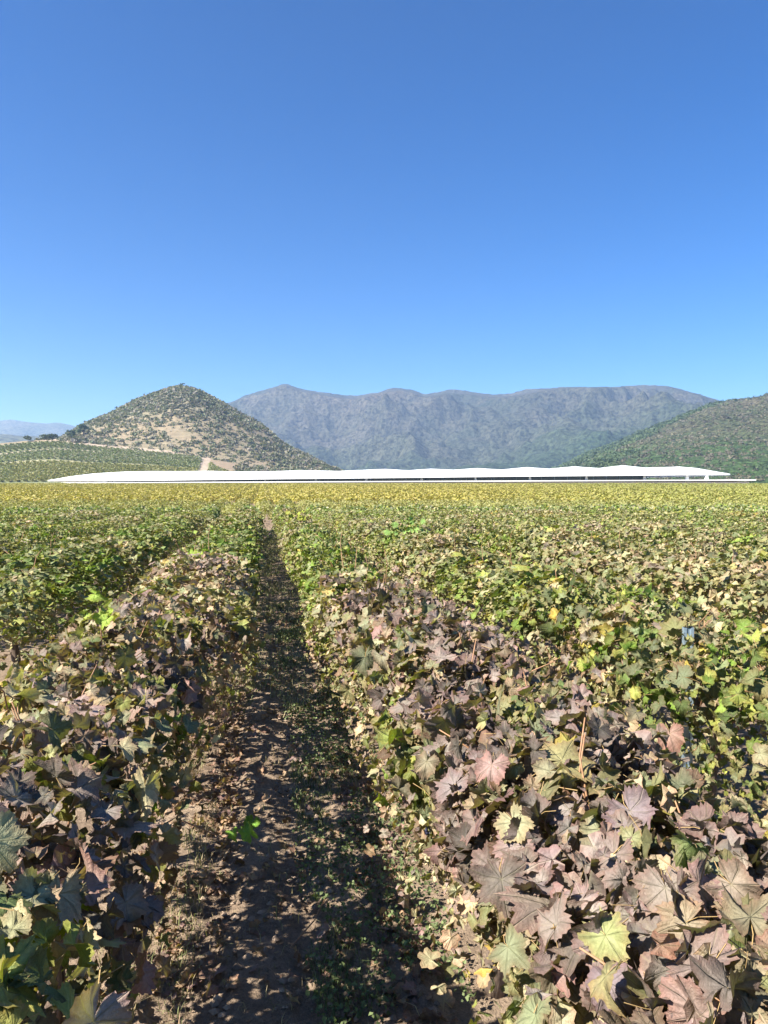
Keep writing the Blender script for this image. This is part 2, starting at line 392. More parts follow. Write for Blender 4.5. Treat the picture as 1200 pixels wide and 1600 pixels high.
def scatter(S, P, Nn, T, size, col, shapes, r, mat=0):
    """leaves at P (n,3) with normals Nn, tip directions T, sizes, colours"""
    n = len(P)
    if n == 0: return
    Nn = norm(Nn); T = norm(T - (T * Nn).sum(1, keepdims=True) * Nn); X = np.cross(T, Nn)
    pick = r.integers(0, len(shapes), n)
    for k, (V, Tr, LV) in enumerate(shapes):
        i = np.where(pick == k)[0]
        if not len(i): continue
        s = size[i][:, None, None]
        W = P[i][:, None] + s * (V[None, :, :1] * X[i][:, None] + V[None, :, 1:2] * T[i][:, None] + V[None, :, 2:3] * Nn[i][:, None])
        m = len(V)
        t = (Tr[None] + (np.arange(len(i)) * m)[:, None, None]).reshape(-1, 3)
        c = np.repeat(col[i], m, axis=0)
        a = np.tile(LV, (len(i), 1))
        S.add(W.reshape(-1, 3), t, c, a, mat)

def frame_noise(r, N0, jn, tipdown):
    n = len(N0)
    Nn = norm(N0 + jn * r.normal(size=(n, 3)))
    T = r.normal(size=(n, 3)) * .7 + N0 * .25; T[:, 2] -= tipdown
    return Nn, T

def canopy(r, n, hw=.36, zc=.74, b=.40, length=1.0, top_amp=.10, seed=0, y0=0.0, shell=.62, thin=0.0, wall=1.0):
    """leaf places of one vine: x across the row, y along it"""
    y = (r.random(n) - .5) * length * 1.12
    phi = r.uniform(-.22 * np.pi, 1.22 * np.pi, n)
    c, s = np.cos(phi), np.sin(phi)
    q = 1 - shell * r.random(n) ** 2.2; q *= 1 + .10 * r.normal(size=n) * (r.random(n) < .35)
    tw = 1 + .35 * (vnoise((y + y0) * 1.6, np.full(n, seed * 3.1), 5) - .5)
    th = 1 + top_amp * 3.0 * (vnoise((y + y0) * 1.9, np.full(n, seed * 7.7), 9) - .5)
    x = hw * tw * np.sign(c) * np.abs(c) ** .75 * q
    z = zc + b * np.where(s > 0, th, 1.0) * np.sign(s) * np.abs(s) ** .8 * q
    x = x * (1 - (1 - wall) * sstep(.90, .45, z))
    # the lower side thins out into gaps
    low = z < .52
    keep = ~low | (r.random(n) < (.42 if wall == 1.0 else .85))
    if thin:
        gap = fbm((y + y0 + .38 * x) * 6.0, (z - x) * 6.5, 2, 88)
        keep &= (r.random(n) < 1 - thin * sstep(1.0, .6, z)) & ((z > 1.0) | (gap > .40 + .06 * sstep(1.0, .6, z)) | (r.random(n) < .12))
    N0 = norm(np.stack([c * .9, 0 * c, s * .9 + .35], 1))
    P = np.stack([x, y, z], 1)
    return P[keep], N0[keep], q[keep], phi[keep]

# ------------------------------------------------------------------ ground
def build_ground():
    S = Soup()
    n = 90
    d = np.concatenate([[-60, -30, -12, -4], np.linspace(0, 60, 31)[1:], np.geomspace(66, 9000, 46)])
    px = np.linspace(-1, 1, 61)
    lat = np.sign(px) * np.abs(px) ** 1.0
    P = np.zeros((len(d), len(lat), 3))
    for i, D in enumerate(d):
        half = 30 + abs(D) * 1.2
        x = D * fv[0] + lat * half * rv[0]; y = D * fv[1] + lat * half * rv[1]
        P[i, :, 0] = x; P[i, :, 1] = y; P[i, :, 2] = ground_z(x, y)
    grid(S, P[:, ::-1])
    link('ground', S.mesh('ground', M_soil, True), kind='structure')
    # the trodden strip between the two nearest rows, in fine relief
    xs = np.linspace(-.62, .66, 66); ys = np.concatenate([np.arange(.6, 9, .028), np.arange(9, 36, .16)])
    X, Y = np.meshgrid(xs, ys)
    Z = .035 + .035 * (fbm(X * 3.1, Y * 2.1, 3, 4) - .5) + .042 * (fbm(X * 10, Y * 10, 4, 11, .62) - .5) + .02 * np.maximum(fbm(X * 34, Y * 34, 2, 8) - .5, 0)
    Z -= .03 * np.exp(-((X - .16) / .10) ** 2) + .02 * np.exp(-((X + .22) / .08) ** 2)
    e = np.minimum(sstep(-.62, -.5, X), 1 - sstep(.54, .66, X)); Z = Z * e - .02 * (1 - e)
    S = Soup(); grid(S, np.stack([X, Y, Z], -1)[:, ::-1])
    link('dirt_path', S.mesh('dirt_path', M_soil, True), kind='structure')
build_ground()
def path_z(X, Y):
    return .03 + .035 * (fbm(X * 3.1, Y * 2.1, 3, 4) - .5) + .042 * (fbm(X * 10, Y * 10, 4, 11, .62) - .5)

# ------------------------------------------------------------------ hills and mountains
def curve(pts):
    a = np.array(pts, float); return lambda p: np.interp(p, a[:, 0], a[:, 1])
def smooth_curve(pts, w=6):
    f = curve(pts); return lambda p: np.mean([f(p + k) for k in np.linspace(-w, w, 9)], axis=0)

cone_y = smooth_curve([(-700, 760), (-100, 745), (40, 712), (90, 690), (105, 680), (125, 668), (150, 655), (183, 641), (215, 624), (250, 612), (265, 607), (278, 604.5), (290, 604), (304, 606), (318, 612), (335, 621), (370, 641), (400, 657), (420, 672), (440, 690), (480, 709), (520, 729), (560, 742), (700, 752)], 5)
slope_y = smooth_curve([(-700, 715), (-300, 702), (0, 693), (40, 689), (90, 686), (150, 695), (250, 705), (310, 713), (400, 730), (480, 740), (540, 746), (700, 752)], 8)
DS, DR = 405.0, 540.0
def hill_height(px, D):
    zs = zpix(slope_y(px), DS); zb = 3.9 + 0 * px; zr = np.maximum(zpix(cone_y(px) + 4.5, DR), 3.9)
    zr = np.where(px < 90, zpix(slope_y(px), DS) - 6 * sstep(90, 20, px) , zr)
    t = np.clip((D - 272) / (DS - 272), 0, 1); lo = zb + (zs - zb) * (0.8 * t + .2 * t * t)
    s = np.clip((D - DS) / (DR - DS), 0, 1); hi = zs + (zr - zs) * np.sin(s * np.pi / 2) ** 1.15
    q = np.clip((D - DR) / 200.0, 0, 1); dn = zr + (3.9 - zr) * (q * q * (3 - 2 * q))
    return np.where(D < DS, lo, np.where(D < DR, hi, dn))
def build_left_hill():
    px = np.linspace(-420, 640, 330); D = np.concatenate([np.linspace(272, 405, 70), np.linspace(407, 560, 90), np.linspace(566, 740, 24)])
    PX, DD = np.meshgrid(px, D)
    Z = hill_height(PX, DD)
    X, Y = plan(PX, DD)
    up = sstep(405, 440, DD) * (1 - sstep(640, 730, DD)) * (PX > 60)
    Z = Z + up * 5.0 * (fbm(X * .035, Y * .035, 4, 21) - .5) * (1 - .8 * np.exp(-((DD - DR) / 22) ** 2))
    Z = Z + .8 * (fbm(X * .05, Y * .05, 3, 5) - .5) * sstep(272, 300, DD)
    earth = np.array([.27, .185, .120]); pale = np.array([.36, .28, .20]); green = np.array([.13, .14, .065]); dry = np.array([.20, .175, .10]); field = np.array([.16, .18, .05])
    n = fbm(X * .06, Y * .06, 4, 31)[..., None]
    col = earth * (1 - n) + dry * n
    mossy = .35 + .65 * sstep(.25, .6, (DD - DS) / (DR - DS) + .5 * (fbm(X * .02, Y * .02, 3, 8) - .5))[..., None]
    col = col * (1 - .75 * mossy) + np.array([.175, .155, .10]) * .75 * mossy
    vin = (DD < 398)[..., None]
    band = fbm(X * .02, Y * .05, 3, 77)[..., None]
    col = np.where(vin, green * (.7 + .8 * band), col)
    py = HZ - (Z - CAM_H) / DD * F
    road = (DD > 396) & (DD < 408) & (PX > 70) & (PX < 330)
    col = np.where(road[..., None], pale, col)
    track = (np.abs(PX - (317 + (DD - 330) * .10)) < 7) & (DD < 400)
    col = np.where(track[..., None], pale * .95, col)
    patch = (PX > 326) & (PX < 385) & (DD < 380 - (PX - 326) * 1.2)
    col = np.where(patch[..., None], field, col)
    low = (PX > 330) & (DD < 400) & ~patch
    col = np.where(low[..., None], earth * (1 - n) + dry * n, col)
    near = (DD < 280) & (PX < 330)
    col = np.where(near[..., None], pale, col)
    b1 = np.abs(DD - (338 + .02 * PX)) < 3.2; b1 &= PX < 300
    col = np.where(b1[..., None], dry * 1.5, col)
    b2 = (np.abs(DD - (372 + .08 * (PX - 60))) < 1.8) & (PX < 160)
    col = np.where(b2[..., None], pale * .9, col)
    S = Soup(); grid(S, np.stack([X, Y, Z], -1)[:, ::-1], col[:, ::-1])
    link('cone_hill', S.mesh('cone_hill', M_terr, True), kind='structure')
build_left_hill()

def range_mesh(name, mat, sil, D0, DRr, D1, px0, px1, nx, ny, amp, seed, base=3.9, freq=1.0, keep=.10, prof=1.0, rockf=None):
    px = np.linspace(px0, px1, nx); t = np.concatenate([np.linspace(0, 1, ny), 1 + np.linspace(0, 1, ny // 3)[1:]])
    PX, TT = np.meshgrid(px, t)
    dr = DRr(PX) if callable(DRr) else DRr
    DD = np.where(TT <= 1, D0 + (dr - D0) * TT, dr + (D1 - dr) * (TT - 1))
    X, Y = plan(PX, DD); zr = np.maximum(zpix(sil(PX), dr), base - 2)
    up = np.clip(TT, 0, 1) ** prof; dn = np.clip(TT - 1, 0, 1)
    Z = base + (zr - base) * np.where(TT <= 1, up, 1 - dn * dn)
    k = freq / 1000.0
    rel = ridged(X * k * 2.2, Y * k * 2.2, 5, seed) - .62
    m = np.sin(np.clip(TT, 0, 1) * np.pi * .93) ** .8 * (TT <= 1) * (1 - .85 * sstep(.82, 1.0, TT)) + .07 * np.exp(-((TT - 1) / .1) ** 2)
    Z = Z + amp * rel * m
    fine = fbm(PX * .35, TT * 3, 3, seed + 3) - .5
    Z = Z + keep * fine * dr / F * 6 * np.exp(-((TT - 1) / .05) ** 2)
    lim = CAM_H + (zr - CAM_H) * DD / dr
    Z = np.where(TT < 1, np.minimum(Z, lim - (1 - TT) * 12), Z)
    Z[0] = base - 6
    rock = np.zeros_like(Z) if rockf is None else rockf(PX, TT)
    S = Soup(); grid(S, np.stack([X, Y, Z], -1)[:, ::-1], np.stack([rock, .9 * sstep(.55, .15, TT + .25 * (fbm(X * .003, Y * .003, 3, 2) - .5)), 0 * rock], -1)[:, ::-1])
    return link(name, S.mesh(name, mat, True), kind='structure')
mount_y = smooth_curve([(-400, 745), (60, 735), (120, 715), (200, 680), (300, 645), (360, 630), (400, 614), (430, 606), (440, 602), (450, 601.5), (465, 608), (500, 615), (535, 621), (556, 622), (585, 615), (605, 611), (628, 609), (648, 613), (662, 619), (700, 614), (740, 616), (770, 619), (800, 618), (850, 608), (890, 604), (950, 602), (1000, 600), (1040, 603), (1080, 613), (1120, 625), (1160, 634), (1300, 665), (1700, 700)], 3)
range_mesh('mountain_range', M_mount, mount_y, 1150, 2300, 3000, -300, 1650, 700, 170, 330, 3, freq=1.35, keep=.22, prof=.92,
           rockf=lambda p, t: .42 * np.exp(-((p - 960) / 90) ** 2 - ((t - .97) / .035) ** 2) + .55 * np.exp(-((p - (890 - 230 * (1 - t))) / 14) ** 2 - ((t - .84) / .10) ** 2) + .4 * np.exp(-((p - 795) / 20) ** 2 - ((t - .93) / .05) ** 2)
           + .3 * np.exp(-((p - 412) / 35) ** 2 - ((t - .84) / .12) ** 2) + .35 * np.exp(-((p - 1075) / 30) ** 2 - ((t - .86) / .05) ** 2) + .3 * np.exp(-((p - 605) / 14) ** 2 - ((t - .25) / .1) ** 2))
far_y = smooth_curve([(-900, 640), (-300, 650), (-80, 658), (0, 657), (18, 655), (50, 661), (72, 664), (92, 662), (112, 665), (160, 676), (300, 700), (600, 740), (1400, 745)], 3)
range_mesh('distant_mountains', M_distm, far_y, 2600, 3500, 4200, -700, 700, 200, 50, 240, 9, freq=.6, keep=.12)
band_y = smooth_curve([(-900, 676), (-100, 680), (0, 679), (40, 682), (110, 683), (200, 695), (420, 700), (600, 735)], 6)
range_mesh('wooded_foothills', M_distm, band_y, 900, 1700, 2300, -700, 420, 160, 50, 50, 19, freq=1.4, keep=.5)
fhill_y = smooth_curve([(700, 752), (840, 742), (870, 733), (900, 718), (930, 704), (960, 694), (1000, 677), (1040, 661), (1080, 644), (1110, 632), (1130, 628), (1160, 624), (1200, 615), (1260, 600), (1320, 590), (1500, 575), (1900, 600)], 5)
FH0 = 330.0
def fh_ridge(p): return 900 - 150 * sstep(850, 1250, p)
range_mesh('forested_hill', M_fhill, fhill_y, FH0, fh_ridge, 1150, 690, 1800, 300, 120, 26, 33, freq=4.0, keep=.3, prof=.95)

# ------------------------------------------------------------------ shrubs and woods on the hills
def clumps(S, P, rad, r, col, per=40, leaf=.45, flat=.8, var=.7):
    """rounded bushes made of many small leaf sprays"""
    n = len(P); k = per
    d = norm(r.normal(size=(n, k, 3))); d[..., 2] = np.abs(d[..., 2]) * .95 + .02
    q = (.55 + .5 * r.random((n, k, 1)))
    lob = 1 + .3 * np.sin(d[..., :1] * 5 + r.random((n, 1, 1)) * 6) 
    Q = P[:, None] + d * q * lob * rad[:, None, None] * np.array([1, 1, flat])
    Nn = norm(d + .55 * r.normal(size=(n, k, 3))); T = r.normal(size=(n, k, 3))
    c = col[:, None] * (1 - var / 2 + var * r.random((n, k, 1)))
    sz = (rad[:, None] * leaf * (.6 + .8 * r.random((n, k)))).ravel()
    scatter(S, Q.reshape(-1, 3), Nn.reshape(-1, 3), T.reshape(-1, 3), sz, c.reshape(-1, 3), [QUADL], r)

_hg = None
def surf_from(objname):
    from mathutils.bvhtree import BVHTree
    me = bpy.data.objects[objname].data
    co = np.zeros(len(me.vertices) * 3, np.float32); me.vertices.foreach_get('co', co)
    t = np.zeros(len(me.polygons) * 3, np.int32); me.polygons.foreach_get('vertices', t)
    bv = BVHTree.FromPolygons([tuple(x) for x in co.reshape(-1, 3).tolist()], t.reshape(-1, 3).tolist())
    def f(x, y):
        out = np.full(len(x), np.nan)
        for i in range(len(x)):
            h = bv.ray_cast(Vector((x[i], y[i], 900)), Vector((0, 0, -1)))
            if h[0] is not None: out[i] = h[0].z
        return out
    return f
hill_surf = surf_from('cone_hill'); fh_surf = surf_from('forested_hill')

def build_hill_shrubs():
    r = np.random.default_rng(21); S = Soup()
    n = 27000
    px = r.uniform(60, 600, n); D = 400 + 165 * r.random(n) ** .8
    x, y = plan(px, D); z = hill_surf(x, y)
    s = (D - DS) / (DR - DS)
    upper = sstep(.30, .62, s + .35 * (fbm(x * .02, y * .02, 3, 8) - .5)) 
    right = sstep(360, 450, px)
    dens = .42 + .58 * np.maximum(upper, .65 * right)
    cl = fbm(x * .05, y * .05, 3, 55)
    keep = (r.random(n) < dens * sstep(.22, .46, cl + .3 * upper)) & ~np.isnan(z)
    x, y, z, s = x[keep], y[keep], z[keep], s[keep]; n = len(x)
    rad = .45 + 1.65 * r.random(n) ** 2.4
    base = np.array([[.135, .140, .080], [.155, .145, .100], [.165, .145, .118], [.105, .125, .065], [.19, .175, .115]])
    col = base[r.integers(0, 5, n)] * (.62 + .72 * fbm(x * .04, y * .04, 3, 66))[:, None]
    clumps(S, np.stack([x, y, z - .2], 1), rad, r, col, 16, .70)
    # shrubs on the low ground right of the dirt track, behind the roof
    n = 700; px = r.uniform(370, 640, n); D = r.uniform(300, 402, n); x, y = plan(px, D); z = hill_surf(x, y)
    k = (fbm(x * .05, y * .05, 3, 56) > .42) & ~np.isnan(z); x, y, z = x[k], y[k], z[k]
    clumps(S, np.stack([x, y, z - .2], 1), .9 + 1.6 * r.random(len(x)), r, base[r.integers(0, 5, len(x))], 30, .5)
    link('hill_shrubs', S.mesh('hill_shrubs', M_mass), kind='stuff')
    # vines on the slope left of the hill
    S = Soup(); P = []
    ang = math.radians(28); ca, sa = math.cos(ang), math.sin(ang)
    n = 130000
    px = r.uniform(-260, 385, n); D = r.uniform(283, 395, n)
    x, y = plan(px, D); w = x * ca + y * sa; row = np.round(w / 2.4) * 2.4; off = row - w
    x = x + off * ca + .35 * r.normal(size=n); y = y + off * sa + .35 * r.normal(size=n)
    D, u = depth_u(x, y); px = u * F + 600
    k = ~((np.abs(px - (317 + (D - 330) * .10)) < 8) | (px > 326) & (D > 380 - (px - 326) * 1.2 - 3) | (np.abs(D - (338 + .02 * px)) < 4.2) & (px < 300)
          | (np.abs(D - (372 + .08 * (px - 60))) < 3.6) & (px < 160) | (D < 283) | (D > 394))
    x, y, D, px = x[k], y[k], D[k], px[k]
    lo = x.min(), y.min()
    # height by the analytic surface plus relief
    z = hill_height(px, D) + .8 * (fbm(x * .05, y * .05, 3, 5) - .5) * sstep(272, 300, D)
    n = len(x)
    zone = np.where(D < 338, 0, 1); c0 = colours(r, 'yellow', n) * .72; c1 = colours(r, 'shrub', n) * 1.1; c2 = colours(r, 'greeny', n) * .8
    t = fbm(x * .03, y * .03, 3, 61)
    c = np.where(((zone == 0) & (px > 20) | (px > 326))[:, None], c0, np.where((t > .5)[:, None], c2, c1))
    Nn = norm(np.stack([0 * x, 0 * x, 1 + 0 * x], 1) + .45 * r.normal(size=(n, 3)))
    hz = np.where((D < 338)[:, None], np.array([.21, .20, .075]), np.where((D > 372)[:, None] & (px < 150)[:, None], np.array([.12, .135, .06]), np.array([.19, .20, .11]))); c = c * .5 + .5 * hz
    scatter(S, np.stack([x, y, z + .3 + .9 * r.random(n)], 1), Nn, r.normal(size=(n, 3)), .5 + .4 * r.random(n), c, [QUADL], r)
    link('hillside_vines', S.mesh('hillside_vines', M_mass), kind='stuff')
    # woods of the right-hand hill
    S = Soup(); n = 8500
    px = r.uniform(840, 1330, n); t = r.random(n) ** .8; D = FH0 + (fh_ridge(px) + 25 - FH0) * t
    x, y = plan(px, D); z = fh_surf(x, y); ok = ~np.isnan(z) & (z > 3)
    green = (fbm(x * .006, y * .006, 3, 3) + .25 * (1 - sstep(930, 1130, px))) > .55
    ok &= r.random(n) < np.where(green, .95, .55)
    x, y, z, D, green = x[ok], y[ok], z[ok], D[ok], green[ok]; n = len(x)
    g = np.array([[.062, .092, .036], [.080, .110, .045], [.052, .078, .032]])[r.integers(0, 3, n)]
    b = np.array([[.115, .100, .072], [.100, .092, .062], [.135, .120, .075], [.085, .100, .048]])[r.integers(0, 4, n)]
    rad = (1.2 + 2.2 * r.random(n) ** 1.5) * (.55 + .55 * D / 900)
    clumps(S, np.stack([x, y, z - .4], 1), rad * np.where(green, 1.2, .85), r, np.where(green[:, None], g, b) * (.55 + .9 * fbm(x * .02, y * .02, 3, 67))[:, None], 22, .55, var=.3)
    link('hill_woodland', S.mesh('hill_woodland', M_mass), kind='stuff')
build_hill_shrubs()

def lone_tree(px, D, h, w, col, label, r, conic=False):
    x, y = plan(np.array([px]), np.array([D])); z = hill_surf(x, y)[0]
    if np.isnan(z): z = float(hill_height(np.array([px]), np.array([D]))[0])
    root = link('hill_tree', None, loc=(x[0], y[0], z - .3), label=label, category='tree', group='trees standing out on the cone shaped hill')
    S = Soup(); tube(S, [(0, 0, 0), (.1, 0, h * .3), (0, .1, h * .7)], [h * .05, h * .035, h * .015], 6, (1, 1, 1))
    for k in range(3):
        a = r.random() * 6.28; tube(S, [(.05, 0, h * (.3 + .1 * k)), (w * .4 * math.cos(a), w * .4 * math.sin(a), h * (.5 + .12 * k))], [h * .02, h * .006], 4)
    link('trunk', S.mesh('trunk', M_bark), root)
    S = Soup(); n = 9; P = np.stack([(r.random(n) - .5) * w * .8, (r.random(n) - .5) * w * .8, h * (.35 + .5 * r.random(n))], 1)
    if conic: P[:, :2] *= (1.2 - P[:, 2:] / h)
    clumps(S, P, np.full(n, w * .32) * (.7 + .6 * r.random(n)), r, np.tile(np.array(col), (n, 1)), 40, .45)
    clumps(S, P * [1, 1, 1.02], np.full(n, w * .25), r, np.tile(np.array(col), (n, 1)) * .8, 20, .45)
    link('crown', S.mesh('crown', M_mass), root)
rt = np.random.default_rng(5)
lone_tree(286, 538, 4.6, 2.6, (.05, .07, .025), 'small tree poking above the very summit of the cone shaped hill', rt)
lone_tree(183, 536, 5.2, 2.2, (.05, .07, .025), 'single slim tree on the left ridge of the cone hill, against the sky', rt)
lone_tree(131, 440, 6.5, 5.5, (.04, .07, .03), 'dark bushy tree low on the left foot of the cone hill', rt)
lone_tree(112, 425, 4.6, 4.2, (.05, .075, .035), 'dark round tree just left of the bushiest tree at the hill foot', rt)
lone_tree(86, 408, 3.0, 3.6, (.05, .07, .03), 'small dark tree where the pale hill road begins', rt)
lone_tree(73, 404, 2.8, 4.4, (.06, .08, .035), 'low wide bush-like tree left of the pale hill road', rt)
lone_tree(45, 402, 3.0, 3.8, (.07, .085, .04), 'leftmost small tree on the crest above the hillside vines', rt)

# ------------------------------------------------------------------ the long white-roofed winery
def build_winery():
    lx, ly = plan(62, 252); rx, ry = plan(1147, 212)
    L0 = np.array([float(lx), float(ly)]); R0 = np.array([float(rx), float(ry)])
    ax = R0 - L0; LEN = np.linalg.norm(ax); ax /= LEN; bk = np.array([-ax[1], ax[0]]);
    if bk[1] < 0: bk = -bk
    ang = math.atan2(ax[1], ax[0])
    root = link('winery_building', None, loc=(L0[0], L0[1], 3.6), rot=(0, 0, ang), category='building',
                label='long low winery with white scalloped roof on short white columns behind the vineyard')
    B = 3.6
    px_at = lambda s: None
    us = lambda px: _s_of_px(px)
    def _s_of_px(px):
        # intersection of the view column with the front line
        u = (px - 600) / F; d = fv + u * rv
        A = np.array([[d[0], -ax[0]], [d[1], -ax[1]]]); q = np.linalg.solve(A, L0); return q[1], q[0]
    edge_px = [(62, 750), (200, 750), (400, 747.6), (600, 745.5), (800, 743.2), (1000, 741.5), (1147, 740)]
    top_px = [(62, 749.5), (90, 743.4), (120, 739.4), (160, 737), (200, 736.2), (250, 736.4), (300, 736), (330, 736.5), (400, 736.2), (450, 735), (510, 735.6), (587, 733.4), (625, 734.6), (663, 732.8), (700, 733.8), (740, 731.9), (780, 733.2), (822, 730.6), (860, 732), (902, 729.4), (942, 731), (983, 728.2), (1020, 730.4), (1045, 730), (1075, 729), (1100, 731), (1125, 735.5), (1147, 739.6)]
    ep = np.array(edge_px, float); tp = np.array(top_px, float); base = np.convolve(np.pad(tp[:, 1], 2, mode='edge'), np.ones(5) / 5, 'valid'); sel = (tp[:, 0] > 240) & (tp[:, 0] < 1060); tp[sel, 1] += (tp[sel, 1] - base[sel]) * .7
    pxs = np.unique(np.concatenate([np.linspace(62, 1147, 150), tp[:, 0]]))
    W = 34.0; ts = np.array([0, .04, .1, .18, .27, .36, .45, .55, .66, .77, .88, .96, 1.0])
    prof = np.sin(np.pi * ts) ** .62; prof /= prof.max()
    P = np.zeros((len(pxs), len(ts), 3)); U = P.copy()
    sS = []
    for i, p in enumerate(pxs):
        s, D = _s_of_px(p); sS.append(s)
        ze = zpix(np.interp(p, ep[:, 0], ep[:, 1]), D) - B
        tap = min(1, (s / 32.0) ** .6 if s > 0 else 0, ((LEN - s) / 20.0) ** .55 if s < LEN else 0)
        w = W * (.12 + .88 * tap); Dr = D + w * .45
        zt = zpix(np.interp(p, tp[:, 0], tp[:, 1]), Dr) - B
        zt = max(zt, ze + .05)
        off = (W - w) * .15
        for j, t in enumerate(ts):
            P[i, j] = (s, off + w * t, ze + (zt - ze) * prof[j])
            U[i, j] = (s, off + w * t, ze - .30 + (zt - ze) * prof[j] * .25 * (0.3 + .7 * tap))
    S = Soup(); grid(S, P[:, ::-1]); grid(S, U)
    for j in (0, len(ts) - 1):
        G = np.stack([P[:, j], U[:, j]], 1); grid(S, G if j == 0 else G[:, ::-1])
    for i in (0, len(pxs) - 1):
        G = np.stack([P[i], U[i]], 1); grid(S, G)
    link('roof', S.mesh('roof', M_white, False), root)
    # terrace slab, wall below it, recessed glazing
    se, De = _s_of_px(1181); zs = zpix(750.5, 228) - B
    zr = zpix(749.3, 212) - B; zl = zpix(753.8, 250) - B
    S = Soup()
    n = 40; xs = np.linspace(8, se, n); zt = np.interp(xs, [0, se], [zl, zr])
    for k in range(n - 1):
        V = [(xs[k], 0, zt[k] - .28), (xs[k + 1], 0, zt[k + 1] - .28), (xs[k + 1], 38, zt[k + 1] - .28), (xs[k], 38, zt[k] - .28),
             (xs[k], 0, zt[k]), (xs[k + 1], 0, zt[k + 1]), (xs[k + 1], 38, zt[k + 1]), (xs[k], 38, zt[k])]
        Q = [(0, 3, 2, 1), (4, 5, 6, 7), (0, 1, 5, 4), (2, 3, 7, 6)] + ([(1, 2, 6, 5)] if k == n - 2 else []) + ([(3, 0, 4, 7)] if k == 0 else [])
        S.add(V, [t for q in Q for t in ((q[0], q[1], q[2]), (q[0], q[2], q[3]))])
    link('terrace_slab', S.mesh('terrace_slab', M_slab), root)
    S = Soup(); box(S, (10, 1.0, -1.0), (se - 1.5, 36, min(zl, zr) - .285)); link('retaining_wall', S.mesh('retaining_wall', M_conc), root)
    s0, _ = _s_of_px(150); s1, _ = _s_of_px(1015)
    ncol = [173, 212, 251, 330, 410, 490, 570, 657, 742, 828, 917, 1009, 1076, 1107]
    for p in ncol:
        s, D = _s_of_px(p)
        ze = zpix(np.interp(p, ep[:, 0], ep[:, 1]), D) - B; zb = np.interp(s, [0, se], [zl, zr])
        S = Soup(); r0 = .42 if p < 1050 else .55
        zlow = zb - .02 if p < 1050 else -.6
        if ze - .2 > zb:
            tube(S, [(s, 2.6, zlow), (s, 2.6, zb + (ze - zb) * .35), (s, 2.6, ze + .1)], [r0 * (1.35 if p > 1050 else 1), r0, r0 * .55], 10)
            link('column', S.mesh('column', M_slab, True), root)
    # glazing bays between mullions, behind the columns
    nb = 46; xs = np.linspace(s0, s1, nb + 1)
    for k in range(nb):
        zb = np.interp(xs[k] + 2, [0, se], [zl, zr]); pe = np.interp(xs[k], sS, pxs)
        zt2 = min(zpix(np.interp(pe, ep[:, 0], ep[:, 1]), _s_of_px(pe)[1]) - B - .05, 99)
        if zt2 - zb < .3: continue
        S = Soup(); box(S, (xs[k] + .06, 7.0, zb), (xs[k + 1] - .06, 7.08, zt2 + .35)); link('glass_pane', S.mesh('glass_pane', M_glass), root)
    S = Soup()
    for k in range(nb + 1):
        zb = np.interp(xs[k], [0, se], [zl, zr]); box(S, (xs[k] - .06, 6.95, zb - .02), (xs[k] + .06, 7.12, zb + 1.6))
    link('glazing_frame', S.mesh('glazing_frame', M_steel), root)
build_winery()

# ------------------------------------------------------------------ vineyard: which mix of leaves grows where
KEYS = list(MIXES)
def weights(x, y, up=None):
    """mix weights at plan positions; returns (n, mixes)"""
    x = np.asarray(x, float); y = np.asarray(y, float); n = len(x)
    W = {k: np.full(n, 1e-4) for k in KEYS}
    D, u = depth_u(x, y); px = u * F + 600
    a = fbm(x * .11 + 9, y * .07, 3, 41); b = fbm(x * .30, y * .16, 3, 43)
    W['green'] += 1.0 * sstep(5, 9, y) * (1 - sstep(34, 40, D)) * (1.1 - .75 * sstep(300, 1100, px))
    W['greeny'] += .8 + .4 * sstep(6, 20, y)
    W['olive'] += .45 + .9 * sstep(.5, .72, b) * (1 - .6 * sstep(8, 14, y))
    W['yellow'] += .25 * sstep(12, 30, y) + 1.0 * sstep(36, 70, D) + .5 * sstep(.45, .7, a) * sstep(10, 30, y)
    W['rusty'] += 1.1 * sstep(58, 66, D) * np.exp(-((px - 380) / 260) ** 2) * sstep(.35, .6, a) * (1 - .7 * sstep(110, 190, D)) + .25 * sstep(38, 40, D) * (1 - sstep(62, 66, D)) * sstep(300, 700, px)
    W['side'] += .35 * sstep(36, 39, D) * (1 - sstep(56, 62, D)) * sstep(200, 600, px)
    W['mixed'] += 1.2 * sstep(.58, .78, b) * (1 - sstep(30, 40, D)) + .8 * sstep(36, 39, D) * (1 - sstep(56, 62, D)) * sstep(.45, .6, b)
    purp = ((x > 0.2) & (x < 1.5)) * (1 - sstep(5.6, 7.4, y)) * 6.0
    W['purple'] += purp * .62; W['olive'] += purp * .14; W['side'] += purp * .2
    mx = ((x < -.2) & (x > -1.5)) * (1 - sstep(5.0, 7.2, y)) * 5.0
    W['mixed'] += mx * .8; W['olive'] += mx * .2; W['purple'] += mx * .25; W['green'] += mx * .06
    r2 = ((x > 1.6) & (x < 3)) * (1 - sstep(4.2, 7, y)) * 3
    W['olive'] += r2 * .35; W['greeny'] += r2 * .8; W['green'] += r2 * .6
    l2 = ((x < -1.6) & (x > -3.2)) * (1 - sstep(5, 9, y)) * 3
    W['greeny'] += l2 * .7; W['mixed'] += l2 * .45; W['green'] += l2 * .4
    return np.stack([W[k] for k in KEYS], 1)

def crest(x, y):
    """height of the canopy top along a row"""
    return 1.13 + .16 * (vnoise(y * .55, x * 1.7, 71) - .5) + .10 * (vnoise(y * 1.7, x * 3.1, 72) - .5)

SP = 1.5
def row_x(k): return (SP * (k - .5) if k > 0 else SP * (k + .5)) + {1: .05, -1: .05}.get(k, 0)

